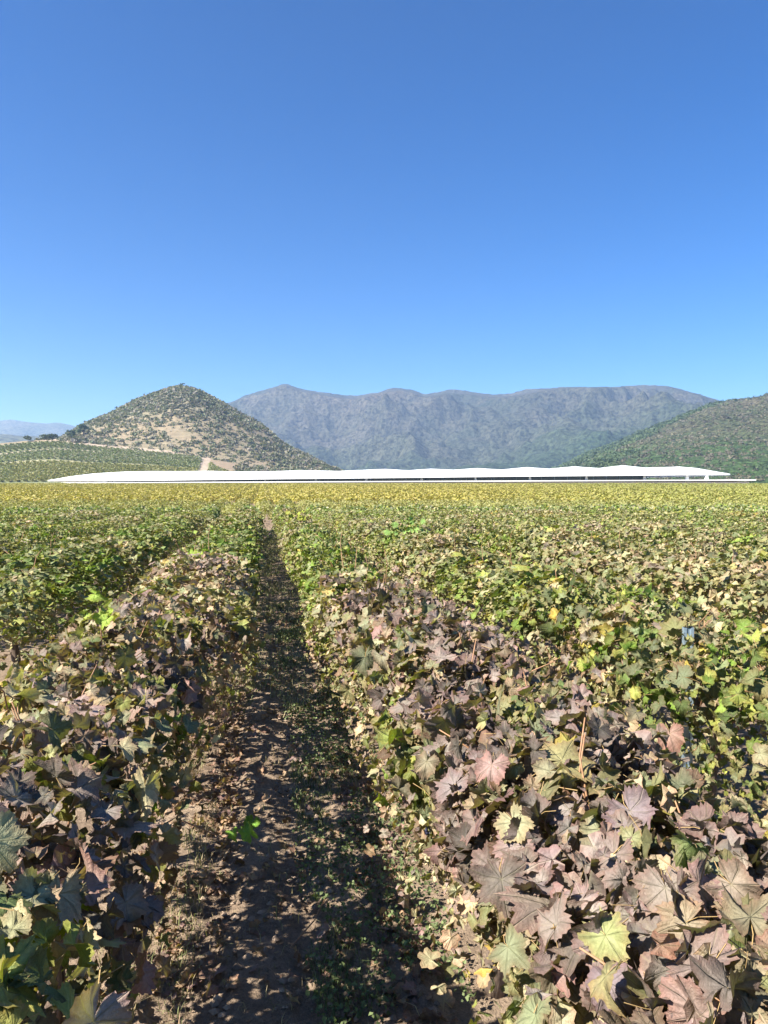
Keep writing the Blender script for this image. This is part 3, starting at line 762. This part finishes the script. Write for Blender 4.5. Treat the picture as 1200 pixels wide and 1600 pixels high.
# trunk and canes
def trunk_mesh(r, name, h=.62):
    S = Soup(); n = 7; z = np.linspace(-.05, h, n)
    x = np.cumsum(r.normal(size=n) * .018); y = np.cumsum(r.normal(size=n) * .03); x -= x[0]; y -= y[0]
    pts = np.stack([x, y, z], 1)
    tube(S, pts, np.linspace(.042, .026, n) * (1 + .25 * (r.random(n) - .5)), 8, jit=.5, r=r)
    for sgn in (-1, 1):
        q = np.array([pts[-1], pts[-1] + (.01, sgn * .15, .05), pts[-1] + (-.01, sgn * .33, .04), pts[-1] + (.02, sgn * .5, .05)])
        tube(S, q, [.024, .019, .015, .011], 6, jit=.4, r=r)
    for k in range(5):   # shaggy strips of bark
        a = r.random() * 6.28; zz = r.random() * h * .7
        p0 = np.array([.045 * math.cos(a), .045 * math.sin(a), zz]); tube(S, [p0, p0 + (.012 * math.cos(a), .012 * math.sin(a), .09), p0 + (.0, .0, .18)], [.004, .005, .003], 4)
    return S.mesh(name, M_bark, True)
TR = [trunk_mesh(np.random.default_rng(50 + k), 'trunk') for k in range(5)]

def cane_path(r, x0=None, out=.1, top=1.2):
    y = (r.random() - .5) * .95; p = [np.array([r.normal() * .03, y, .62])]
    side = r.choice([-1, 1]) if x0 is None else x0
    dx = side * r.random() * .34; dy = r.normal() * .30; zt = top * (.80 + .18 * r.random()) + out * r.random() ** 2
    for t in (.3, .6, .85, 1.0):
        p.append(np.array([dx * t ** 1.6 + r.normal() * .022, y + dy * t + r.normal() * .022, .62 + (zt - .62) * t - .05 * t ** 3 * abs(dx) * 6]))
    return np.array(p)
def cane_mesh(r, **k):
    S = Soup(); p = cane_path(r, **k); tube(S, p, np.linspace(.0048, .0018, len(p)), 5, (1, 1, 1)); return S.mesh('cane', M_cane, True)
CN = [cane_mesh(np.random.default_rng(80 + k)) for k in range(12)]

# nearest leaves: shared meshes, one object per leaf (a child of its vine)
def leaf_mesh(k):
    S = Soup(); V, T, LV = SH0[k]; S.add(V, T, None, LV, 0)
    r = np.random.default_rng(k)
    p = np.array([(0, 0, 0), (.02, -.25, -.06), (.05 * r.normal(), -.6, -.20 - .2 * r.random())]); tube(S, p, [.011, .010, .012], 3, mat=1, cap=False)
    return S.mesh('leaf', [M_leaf, M_pet], True)
LM = [leaf_mesh(k) for k in range(len(SH0))]

from mathutils import Matrix
def leaf_matrix(P, Nn, T, s):
    N = norm(Nn); T = norm(T - (T @ N) * N); X = np.cross(T, N)
    m = np.eye(4); m[:3, 0] = X * s; m[:3, 1] = T * s; m[:3, 2] = N * s; m[:3, 3] = P
    return Matrix(m.tolist())

def bunch_mesh(r):
    S = Soup(); th = np.linspace(0, np.pi, 5); 
    for k in range(34):
        z = -.11 * r.random(); w = .028 * (1 + z / .13); a = r.random() * 6.28; c = np.array([w * math.cos(a), w * math.sin(a), z]); R = .0065
        V = [c + (0, 0, R)]
        for q in (.9, 2.1):
            for j in range(5):
                b = j / 5 * 6.283; V.append(c + R * np.array([math.sin(q) * math.cos(b), math.sin(q) * math.sin(b), math.cos(q)]))
        V.append(c - (0, 0, R)); T = []
        for j in range(5):
            q = (j + 1) % 5; T += [[0, 1 + j, 1 + q], [1 + j, 6 + j, 6 + q], [1 + j, 6 + q, 1 + q], [6 + j, 11, 6 + q]]
        S.add(np.array(V), T)
    return S.mesh('grape_bunch', M_grape, True)
BUNCH = bunch_mesh(np.random.default_rng(4))

ORD = ['first', 'second', 'third', 'fourth', 'fifth', 'sixth', 'seventh', 'eighth', 'ninth', 'tenth', 'eleventh', 'twelfth', 'thirteenth', 'fourteenth', 'fifteenth', 'sixteenth', 'seventeenth', 'eighteenth', 'nineteenth', 'twentieth', 'twenty-first', 'twenty-second', 'twenty-third', 'twenty-fourth', 'twenty-fifth']
def row_phrase(k):
    side = 'right' if k > 0 else 'left'; n = abs(k)
    return f"{ORD[n-1]} row {side} of the dirt path"
def look_word(x, y):
    W = weights(np.array([x]), np.array([y]))[0]; W = W / W.sum(); w = dict(zip(KEYS, W))
    if w['purple'] > .38: return 'purple-leaved'
    if w['mixed'] > .30: return 'mottled purple'
    if w['green'] > .30: return 'green-leaved'
    return 'olive-green'

def outer_mix(r, x, y, P, phi):
    """per-leaf mix weights inside one near vine: the lower flanks are dry and pale"""
    W = weights(np.full(len(P), x) + P[:, 0] * .0, y + P[:, 1])
    i = KEYS.index('side'); low = sstep(.98, .62, P[:, 2])
    W[:, i] += low * (3.2 if x > 0 else .9) * (1 if y < 9 else .3)
    if x > 0 and x < 1.5:
        W[:, KEYS.index('purple')] *= .35 + 1.5 * sstep(.75, 1.05, P[:, 2]); W[:, KEYS.index('side')] *= .6 + .8 * low
    if -1.5 < x < 0:
        hi = sstep(.80, 1.0, P[:, 2]) * (1 - sstep(5, 8, y)); W[:, i] += 1.2 * hi; W[:, KEYS.index('mixed')] += 2.4 * hi; W[:, KEYS.index('purple')] += 3.0 * hi
    if x < 0: W[:, KEYS.index('olive')] += low * .8; W[:, KEYS.index('green')] += low * .7; W[:, KEYS.index('mixed')] += 1.2
    return W

def near_vine(k, x, y, nobj, nstuff, label, group, r, idx):
    root = link('grapevine', None, loc=(x, y, 0), label=label, category='grapevine', group=group)
    t = link('trunk', TR[idx % 5], root, loc=(0, (r.random() - .5) * .2, 0), rot=(0, 0, r.choice([0, math.pi]) + r.normal() * .2))
    for q in range(14 if y < 4 else 7):
        link('cane', CN[r.integers(0, len(CN))], root, rot=(0, 0, r.choice([0, math.pi])), scale=(1, 1, .84 + .20 * r.random()))
    top = crest(np.array([x]), np.array([y]))[0]
    P, N0, q, phi = canopy(r, int((nobj + nstuff) * 1.3), hw=.46 if k == -1 else .37 if k == 1 else .55, zc=.68 if k == -1 else .72, b=top - (.68 if k == -1 else .72), seed=k, y0=y, thin=.34 if k == -1 else 0, wall=.58 if k == 1 else 1.0)
    # big leaves on the outer shell towards the viewer come first
    cam_dir = norm(np.array([-x, -y, CAM_H - .8]))
    fac = q + .4 * (N0 @ cam_dir) + .05 * r.normal(size=len(P))
    o = np.argsort(-fac)
    P, N0, q, phi = P[o], N0[o], q[o], phi[o]
    nobj = min(nobj, len(P)); W = outer_mix(r, x, y, P, phi); col = colours_w(r, W, P + np.array([x, y, 0]))
    if k == 1: col = np.where((col.max(1) > .30)[:, None] & (P[:, 2] > .85)[:, None], col * .74, col)
    side_small = sstep(1.0, .6, P[:, 2])
    size = (.038 + .062 * r.random(len(P)) ** 1.4) * (1 - .38 * side_small)
    size = np.where(r.random(len(P)) < .10, size * 1.45 * (1 - .3 * side_small), size)
    Nn, T = frame_noise(r, N0, .66, .75)
    if k == -1: col = np.where((P[:, 2] > .85)[:, None], col * 1.0, col)
    col = col * (.62 + .50 * r.random((len(col), 1)))
    tooclose = np.hypot(P[:, 0] + x, P[:, 1] + y) ** 2 + (P[:, 2] - CAM_H) ** 2 < .82 ** 2
    P, Nn, T, col, size = P[~tooclose], Nn[~tooclose], T[~tooclose], col[~tooclose], size[~tooclose]; nobj = min(nobj, len(P))
    for i in range(nobj):
        lo = bpy.data.objects.new('leaf', LM[r.integers(0, len(LM))]); C.objects.link(lo); lo.parent = root
        lo.matrix_local = leaf_matrix(P[i], Nn[i], T[i], size[i]); c = col[i]; lo.color = (c[0], c[1], c[2], 1)
    S = Soup(); j = slice(nobj, None)
    scatter(S, P[j], Nn[j], T[j], size[j], col[j], SH1, r)
    # crumpled dry bits and thin stalks fill the inside
    n2 = 90 if k == -1 else 200; P2, N2, q2, _ = canopy(r, n2, hw=.33, zc=.66, b=.40, seed=k, y0=y, shell=.9)
    N3, T3 = frame_noise(r, N2, 1.2, .3)
    scatter(S, P2, N3, T3, .022 + .035 * r.random(len(P2)), colours(r, 'side', len(P2)) * .8, SH1, r)
    n2 = 360 if k == -1 else 520; P2, N2, q2, f2 = canopy(r, n2, hw=.38, zc=.70, b=top - .69, seed=k, y0=y, shell=.25, thin=.3 if k == -1 else 0)
    N3, T3 = frame_noise(r, N2, 1.0, .4); W2 = outer_mix(r, x, y, P2, f2)
    scatter(S, P2, N3, T3, .016 + .032 * r.random(len(P2)), colours_w(r, W2, P2 + np.array([x, y, 0])), SH1, r)
    link('foliage', S.mesh('foliage', M_fol), root, kind='stuff')
    return root

# shared foliage for vines farther off
def far_foliage(mix, r, n, shapes, smin, smax):
    S = Soup(); P, N0, q, phi = canopy(r, n, hw=.37, zc=.72, b=.43, seed=int(r.integers(0, 99)), top_amp=.13)
    Nn, T = frame_noise(r, N0, .55, .7); side = sstep(1.0, .6, P[:, 2])
    if mix in ('purple', 'mixed', 'olive'): W = 'olive'
    col = colours(r, mix, len(P), P); c2 = colours(r, 'olive' if mix != 'green' else 'greeny', len(P)); k = (r.random(len(P)) < side * .5)[:, None]
    col = np.where(k, c2, col)
    scatter(S, P, Nn, T, (smin + (smax - smin) * r.random(len(P))) * (1 - .3 * side), col, shapes, r)
    for _ in range(4 if shapes is SH1 else 0):
        p = cane_path(r); tube(S, p, np.linspace(.005, .0025, len(p)), 3, (.34, .17, .08), cap=False)
    return S.mesh('foliage_' + mix, M_fol)
VAR = {}
def get_var(mix, lod, r):
    key = (mix, lod)
    if key not in VAR:
        rr = np.random.default_rng(abs(hash(mix)) % 1000 if False else (KEYS.index(mix) * 31 + lod * 7 + 1))
        VAR[key] = [far_foliage(mix, rr, 900 if lod == 0 else 1150, SH1 if lod == 0 else SH2, .036 if lod == 0 else .034, .095 if lod == 0 else .078) for _ in range(4)]
    return VAR[key][r.integers(0, 4)]

def build_vineyard():
    r = np.random.default_rng(99); cand = []
    for k in list(range(-13, 0)) + list(range(1, 28)):
        x = row_x(k)
        for j in range(-1, 36):
            y = j * 1.0 + .35 + .37 * (k % 3) / 3
            x = row_x(k) + (.11 * float(sstep(2.5, 6, y)) if k == -1 else 0)
            if y > 35.2: continue
            D, u = depth_u(x, y)
            vis = D > .4 and -.60 < (u if D > 3 else max(min(u, .55), -.55)) < .60 
            if D < 3: vis = abs(x) < 1.0 and y > -1.2 or abs(x) < 2.5 and y > .9
            if x > 1.0 and D < 3 and u > .8: vis = False
            if vis: cand.append((math.hypot(x, y), k, x, y))
    cand.sort(); rank = {}
    far = cand[300:]; ordinal = {}
    for i, (d, k, x, y) in enumerate(cand[:300]):
        ordinal[k] = ordinal.get(k, 0) + 1; n = ordinal[k]; rp = row_phrase(k)
        lw = look_word(x, y); grp = f"grapevines in the {rp}"
        lab = None
        if abs(k) <= 3 and n <= 9:
            lab = f"{lw} grapevine, {ORD[n-1]} from camera in the {rp}"
        elif abs(k) <= 3:
            lab = f"leafy grapevine in the distant part of the {rp}"; grp = 'distant ' + grp
        else:
            lab = f"leafy grapevine in the {rp}"
        Wt = weights(np.array([x]), np.array([y]))[0]; Wt = Wt / Wt.sum()
        if d < 5.4:
            near = d < 3.2
            near_vine(k, x, y, 300 if near else 270, (760 if k == -1 else 900) if near else 420, lab, grp, r, i)
        else:
            mix = KEYS[r.choice(len(KEYS), p=Wt)]
            if mix in ('side', 'rusty', 'shrub'): mix = 'olive'
            if abs(k) != 1 and mix in ('purple', 'mixed') and r.random() < .5: mix = 'greeny'
            sc = crest(np.array([x]), np.array([y]))[0] / 1.15; rot = (0, 0, float(r.choice([0, math.pi])))
            scl = ((1.30 if k == -1 else 1.08 if k == 1 else 1.48 if k == -2 else 1.32) + .07 * r.normal(), 1.06, sc)
            if d < 15 or abs(k) == 1:
                root = link('grapevine', None, loc=(x, y, 0), label=lab, category='grapevine', group=grp)
                link('trunk', TR[i % 5], root, rot=(0, 0, float(r.random() * .4)))
                link('foliage', get_var(mix, 0, r), root, rot=rot, scale=scl, kind='stuff')
                if d < 9:
                    for q in range(3): link('cane', CN[r.integers(0, len(CN))], root, rot=(0, 0, float(r.choice([0, math.pi]))), scale=(1, 1, 1.0 + .2 * r.random()))
            else:
                root = link('grapevine', None, loc=(x, y, 0), label=lab, category='grapevine', group=grp)
                link('foliage', get_var(mix, 1, r), root, rot=rot, scale=scl, kind='stuff')
    # the rest of the first block
    S = Soup()
    for (d, k, x, y) in far:
        P, N0, q, phi = canopy(r, 330, hw=.37, zc=.72, b=crest(np.array([x]), np.array([y]))[0] - .72, seed=k, y0=y)
        Nn, T = frame_noise(r, N0, .55, .6); P = P + (x, y, 0)
        scatter(S, P, Nn, T, .08 + .07 * r.random(len(P)), colours_w(r, weights(P[:, 0], P[:, 1])), SH2, r)
    link('end_of_row_vines', S.mesh('end_of_row_vines', M_mass), kind='stuff')
    # blocks beyond the two cross tracks
    def block(name, Y0f, D0, D1f, per, smin, smax, shapes, wid):
        pts = []
        for k in list(range(-110, 0)) + list(range(1, 150)):
            x = row_x(k) + .75; y = np.arange(36, 275, 1.0)
            D, u = depth_u(x, y); ok = (D > D0) & (D < D1f(u)) & (np.abs(u) < .60)
            y = y[ok]
            if len(y): pts.append(np.stack([np.full(len(y), x), y], 1))
        A = np.concatenate(pts); A = np.repeat(A, per, axis=0); n = len(A)
        yy = A[:, 1] + r.random(n); lo = .24 if D0 < 50 else .05; phi = r.uniform(-lo * np.pi, (1 + lo) * np.pi, n)
        q = np.where(r.random(n) < .35, r.random(n), 1.0); xx = A[:, 0] + wid * q * np.cos(phi) * (.6 + .5 * r.random(n))
        zz = .66 + .42 * q * np.sin(phi) * (.8 + .35 * r.random(n)) + .22 * (vnoise(yy * .4, A[:, 0] * 1.3, 71) - .5) + .12 * (vnoise(yy * 1.5, A[:, 0] * 2.3, 75) - .5)
        P = np.stack([xx, yy, zz + ground_z(xx, yy)], 1)
        N0 = norm(np.stack([np.cos(phi), 0 * phi, np.sin(phi) + .3], 1)); Nn, T = frame_noise(r, N0, .42, .4)
        D, u = depth_u(xx, yy); c = colours_w(r, weights(xx, yy)); gold = np.where((D > 62)[:, None], np.array([.320, .262, .055]), np.array([.250, .235, .075])); pxx = (u * F + 600)[:, None]
        gold = gold + (np.array([.235, .245, .060]) - gold) * (.75 * sstep(650, 1150, pxx) + .4 * sstep(140, 225, D)[:, None]).clip(0, 1)
        c = c * .30 + .70 * gold * (.85 + .3 * fbm(xx * .5, yy * .5, 2, 6)[:, None])
        S = Soup(); scatter(S, P, Nn, T, smin + (smax - smin) * r.random(n), c, shapes, r)
        link(name, S.mesh(name, M_mass), kind='stuff')
        print(name, n)
    block('middle_block_vines', 37, 37.2, lambda u: 59 + 2 * u, 105, .09, .15, [QUADL], .60)
    far_end = lambda u: 236 - 38 * u / .45 * 0.5
    block('far_block_vines', 64, 63.0, lambda u: np.clip(232 - 44 * u - 8, 190, 262), 32, .16, .30, [QUADL], .80)
build_vineyard()

# ------------------------------------------------------------------ posts of the trellis
def post(px, ytop, D, label):
    z = zpix(ytop, D); x, y = plan(px, D); x = float(x); y = float(y)
    root = link('trellis_post', None, loc=(x, y, 0), rot=(0, 0, math.radians(-12)), label=label, category='post', group='metal trellis posts')
    # folded steel channel with lips
    S = Soup(); w, dp, t = .024, .015, .0025
    prof = [(-w, -dp), (-w + .008, -dp), (-w + .008, -dp + t), (-w + t, -dp + t), (-w + t, dp - t), (-.008, dp - t), (-.006, dp - .008), (.006, dp - .008), (.008, dp - t), (w - t, dp - t), (w - t, -dp + t), (w - .008, -dp + t), (w - .008, -dp), (w, -dp), (w, dp), (.010, dp), (.008, dp - .006), (-.008, dp - .006), (-.010, dp), (-w, dp)]
    n = len(prof); V = [(a, -b, -.3) for a, b in prof] + [(a, -b, z) for a, b in prof]
    T = []
    for i in range(n):
        j = (i + 1) % n; T += [[i, n + i, n + j], [i, n + j, j]]
    m = n // 2
    for (a, b) in ((0, 4), ):
        pass
    for i in range(n // 2 - 0):
        a, b = i, n - 1 - i
        if i + 1 < n - 2 - i: T += [[n + a, n + b, n + i + 1], [n + i + 1, n + b, n + b - 1]]
    S.add(V, T); link('channel', S.mesh('channel', M_steel), root)
    S = Soup()
    for q in range(4):
        zz = z - .06 - .16 * q
        for s in (-1, 1): box(S, (s * (w + .001) - .0012, -.006, zz), (s * (w + .001) + .0012, .006, zz + .012))
        link_name = 'wire_hook'
    link('wire_hook', S.mesh('wire_hook', M_steel), root, kind='stuff')
post(1077, 981, 3.76, 'blue-grey metal trellis post rising among green vines in the second row right')
post(664, 838, 11.2, 'blue-grey metal trellis post far along the vines, partly hidden by leaves')

# ------------------------------------------------------------------ odd leaves and shoots that stand out
VINES = [o for o in bpy.data.objects if o.name.startswith('grapevine')]
def nearest_vine(x, y):
    return min((o for o in VINES if o.type == 'EMPTY'), key=lambda o: (o.location.x - x) ** 2 + (o.location.y - y) ** 2)
def feature_leaves():
    r = np.random.default_rng(31)
    for (px, py, D, size, col, k, ax, ay) in [
            (1050, 1150, 1.85, .150, (.27, .17, .13), 3, -.3, -1), (990, 1275, 1.68, .150, (.20, .16, .16), 5, .2, -1), (1045, 1395, 1.38, .120, (.23, .19, .15), 1, -.2, -1),
            (950, 1470, 1.32, .105, (.27, .29, .12), 7, .3, -1), (958, 1548, 1.22, .105, (.19, .15, .15), 2, 0, -1), 
            (1130, 1585, 1.10, .130, (.20, .17, .16), 4, .2, -1), (755, 1130, 2.3, .13, (.12, .10, .11), 6, 0, -1), (1150, 1390, 1.42, .12, (.24, .19, .14), 8, .4, -1),
            (640, 1185, 2.35, .13, (.26, .27, .14), 12, .3, -1),
            (805, 1290, 1.85, .11, (.30, .29, .16), 13, .2, -1), ]:
        size *= .74
        for D in np.arange(.85, 3.5, .02):   # the first place where the view meets the top of the hedge
            x, y = plan(px, D); z = zpix(py, D); dx = min(abs(float(x) - row_x(1)) / .40, .98)
            if z < .72 + (float(crest(np.array([row_x(1)]), np.array([float(y)]))[0]) - .70) * math.sqrt(1 - dx * dx): break
        P = np.array([float(x), float(y), z])
        v = nearest_vine(P[0], P[1]); cd = norm(np.array([0, 0, CAM_H]) - P); N0 = norm(cd * .8 + np.array([-.35, -.1, .55]) + .18 * r.normal(size=3))
        o = bpy.data.objects.new('leaf', LM[k]); C.objects.link(o); o.parent = v
        T = np.array([ax * rv[0] + ay * fv[0], ax * rv[1] + ay * fv[1], -.35])
        o.matrix_local = leaf_matrix(P - np.array(v.location), N0, T, size); o.color = (*col, 1)
    def sprig(px, py, D, n, size, cols, spread, tall):
        x, y = plan(px, D); P = np.array([float(x), float(y), zpix(py, D)]); v = nearest_vine(P[0], P[1]); L = P - np.array(v.location)
        S = Soup(); q = np.array([(0, 0, .45 if L[2] > .5 else .12), L * [.5, .6, 0] + [0, 0, .2 + .5 * L[2]], L * [.85, .9, 1], L + np.array([.01, 0, tall])])
        tube(S, q, [.004, .0035, .003, .0015], 5); link('cane', S.mesh('cane', M_cane, True), v)
        for i in range(n):
            t = r.random(); Q = L + np.array([0, 0, tall * t]) + r.normal(size=3) * spread * [1, 1, .6]
            cd = norm(np.array([-P[0], -P[1], CAM_H - P[2]])); N0 = norm(cd * .5 + np.array([-.4, -.1, .5]) + .5 * r.normal(size=3))
            o = bpy.data.objects.new('leaf', LM[r.integers(0, len(LM))]); C.objects.link(o); o.parent = v
            o.matrix_local = leaf_matrix(Q, N0, r.normal(size=3) - [0, 0, .6], size * (.6 + .5 * r.random())); c = np.array(cols) * (.8 + .4 * r.random()); o.color = (*c, 1)
    sprig(188, 1285, 2.2, 4, .085, (.20, .36, .03), .035, .03)
    sprig(378, 1318, 3.2, 4, .075, (.20, .38, .05), .04, .05)
    sprig(152, 962, 3.3, 7, .07, (.24, .34, .05), .05, .03)
    sprig(300, 885, 7.4, 12, .10, (.26, .38, .04), .09, .12)
    sprig(462, 814, 17.5, 24, .12, (.28, .33, .05), .12, .16)
    sprig(640, 838, 12.0, 26, .10, (.20, .34, .08), .14, .12)
    sprig(985, 880, 8.3, 14, .10, (.26, .36, .05), .10, .08)
    sprig(20, 1500, 1.45, 4, .09, (.22, .32, .02), .05, .03)
    for (px, py, D) in [(655, 1275, 2.35), (702, 1322, 2.2)]:
        x, y = plan(px, D); v = nearest_vine(float(x), float(y)); link('grape_bunch', BUNCH, v, loc=(float(x) - v.location.x + .03, float(y) - v.location.y, zpix(py, D) + .04))
feature_leaves()

# ------------------------------------------------------------------ path litter, weeds, stones
def build_litter():
    r = np.random.default_rng(12)
    def zone(n, y1=12.0, p=1.7):
        y = .9 + (y1 - .9) * r.random(n) ** p; x = r.uniform(-.60, .62, n); return x, y
    # crumbs of soil and small stones
    S = Soup(); n = 5200; x, y = zone(n, 9); k = fbm(x * 3, y * 3, 2, 4) > .36; x, y = x[k], y[k]; n = len(x)
    s = .004 + .016 * r.random(n) ** 3.2
    ico = np.array([(0, 0, 1), (.9, 0, .1), (.28, .85, .15), (-.72, .52, 0), (-.72, -.52, .1), (.28, -.85, 0), (0, 0, -1)])
    T = np.array([[0, 1, 2], [0, 2, 3], [0, 3, 4], [0, 4, 5], [0, 5, 1], [6, 2, 1], [6, 3, 2], [6, 4, 3], [6, 5, 4], [6, 1, 5]])
    V = ico[None] * (1 + .5 * (r.random((n, 7, 1)) - .5)) * s[:, None, None] * np.array([1, 1, .7]) * (1 + .4 * r.random((n, 1, 3)))
    a = r.random(n) * 6.28; ca, sa = np.cos(a)[:, None], np.sin(a)[:, None]
    V = np.stack([V[..., 0] * ca - V[..., 1] * sa, V[..., 0] * sa + V[..., 1] * ca, V[..., 2]], -1)
    V += np.stack([x, y, path_z(x, y) + s * .35], 1)[:, None]
    c = np.array([.24, .175, .125]) * (.6 + .9 * r.random((n, 1)))
    S.add(V.reshape(-1, 3), (T[None] + (np.arange(n) * 7)[:, None, None]).reshape(-1, 3), np.repeat(c, 7, 0))
    link('soil_crumbs', S.mesh('soil_crumbs', plain('crumb', (1, 1, 1), .95, .2, 200, 0, attr=True)), kind='stuff')
    # fallen dry leaves
    S = Soup(); n = 5200; x, y = zone(n, 11, 1.5); x = np.where(r.random(n) < .6, -.58 + .42 * r.random(n), x); x = np.where(r.random(n) < .2, .62 - .2 * r.random(n), x)
    keep = (fbm(x * 2.5, y * 2.5, 3, 14) > .40); x, y = x[keep], y[keep]; n = len(x)
    P = np.stack([x, y, path_z(x, y) + .012 + .012 * r.random(n)], 1); Nn = norm(np.array([[0, 0, 1.0]]) + .55 * r.normal(size=(n, 3)))
    c = np.array([[.30, .20, .13], [.36, .26, .16], [.22, .14, .10], [.26, .18, .16]])[r.integers(0, 4, n)] * (.7 + .5 * r.random((n, 1)))
    scatter(S, P, Nn, r.normal(size=(n, 3)) * [1, 1, .1], .016 + .05 * r.random(n) ** 2.2, c, SH1, r)
    link('fallen_leaves', S.mesh('fallen_leaves', M_fol), kind='stuff')
    # grass and weeds
    def blades(name, n, xr, yr, h, cols, dens_seed, thr, lean=.5, p=1.5, w=.0022):
        S = Soup(); x = r.uniform(*xr, n); y = yr[0] + (yr[1] - yr[0]) * r.random(n) ** p
        k = fbm(x * 4, y * 2.2, 3, dens_seed) > thr; x, y = x[k], y[k]; n = len(x)
        H = h[0] + (h[1] - h[0]) * r.random(n) ** 1.8; a = r.random(n) * 6.28; ln = lean * r.random(n) + .1; w = .0011
        base = np.stack([x, y, path_z(x, y) - .004], 1); d = np.stack([np.cos(a), np.sin(a), 0 * a], 1); sd = np.stack([-np.sin(a), np.cos(a), 0 * a], 1)
        mid = base + d * (H * ln * .4)[:, None] + np.array([0, 0, 1]) * (H * .6)[:, None]
        tip = base + d * (H * ln * 1.5)[:, None] + np.array([0, 0, 1]) * (H * (1 - .45 * ln))[:, None]
        ww = w * (1 + .6 * y / 3)[:, None] if True else w
        V = np.stack([base - sd * ww, base + sd * ww, mid - sd * ww * .8, mid + sd * ww * .8, tip], 1)
        T = np.array([[0, 1, 3], [0, 3, 2], [2, 3, 4]]); c = np.array(cols)[r.integers(0, len(cols), n)] * (.6 + .8 * r.random((n, 1)))
        S.add(V.reshape(-1, 3), (T[None] + (np.arange(n) * 5)[:, None, None]).reshape(-1, 3), np.repeat(c, 5, 0))
        link(name, S.mesh(name, M_mass), kind='stuff')
    blades('green_weeds', 36000, (.16, .72), (.9, 12), (.012, .07), [(.10, .13, .04), (.14, .16, .06), (.20, .20, .10), (.08, .11, .04)], 31, .56, .7)
    blades('dry_grass', 11000, (-.60, .60), (.9, 30), (.015, .075), [(.42, .34, .19), (.36, .27, .16), (.30, .26, .13), (.24, .24, .11)], 35, .53, .8, 1.2)
    blades('dry_weed_tufts', 6500, (-.62, -.25), (1.6, 7), (.02, .10), [(.34, .27, .16), (.20, .21, .09), (.27, .19, .12)], 37, .50, .8, 1.4)
    blades('path_grass', 26000, (-.30, .62), (6, 37), (.02, .09), [(.34, .30, .16), (.20, .22, .10), (.26, .26, .13), (.14, .17, .07)], 39, .42, .8, 1.1)
    # weed sprigs with small leaves on the shaded right side
    S = Soup(); n = 15000; x = r.uniform(.14, .72, n); y = 1.0 + 9 * r.random(n) ** 1.5; k = fbm(x * 3, y * 2, 3, 51) > .56; x, y = x[k], y[k]; n = len(x)
    P = np.stack([x, y, path_z(x, y) + .01 + .05 * r.random(n)], 1); Nn = norm(np.array([[0, 0, .8]]) + .8 * r.normal(size=(n, 3)))
    scatter(S, P, Nn, r.normal(size=(n, 3)), .008 + .014 * r.random(n), np.array([.12, .15, .06]) * (.6 + .9 * r.random((n, 1))), [QUADL], r)
    link('weed_sprigs', S.mesh('weed_sprigs', M_mass), kind='stuff')
    # prunings lying on the path
    def twig(px0, py0, px1, py1, rad, label):
        def g(px, py):
            D = CAM_H * F / (py - HZ); x, y = plan(px, D); return np.array([float(x), float(y), 0])
        a, b = g(px0, py0), g(px1, py1); m = (a + b) / 2 + np.array([.02, .0, 0]); P = np.array([a, a * .6 + m * .4, m, m * .45 + b * .55, b])
        P[:, 2] = path_z(P[:, 0], P[:, 1]) + .022; P[:, 0] += r.normal(size=5) * .006; o = P[0].copy()
        S = Soup(); tube(S, P - o, np.linspace(rad, rad * .6, 5), 5, (1, 1, 1)); q = P[3] - o
        tube(S, [q, q + (.03, .02, .012)], [rad * .6, rad * .3], 4)
        link('twig', S.mesh('twig', M_cane, True), loc=o, label=label, category='twig', group='loose prunings on the dirt path')
    twig(452, 1508, 508, 1428, .0035, 'thin pruned twig lying on the shaded middle of the dirt path')
    twig(262, 1560, 305, 1520, .005, 'short thick pale twig among dry weeds by the left vine row')
build_litter()

# ------------------------------------------------------------------ air
def build_haze():
    m, nt, N, L = new_mat('haze')
    v = N.new('ShaderNodeVolumePrincipled'); v.inputs['Color'].default_value = (0.46, 0.67, 1.0, 1); v.inputs['Density'].default_value = HAZE
    v.inputs['Anisotropy'].default_value = 0.2
    o = N.new('ShaderNodeOutputMaterial'); L.new(v.outputs[0], o.inputs['Volume'])
    S = Soup(); box(S, (-6000, -300, -7.5), (6000, 6500, 372)); link('haze', S.mesh('haze', m), kind='stuff')
HAZE = 2.1e-4
build_haze()
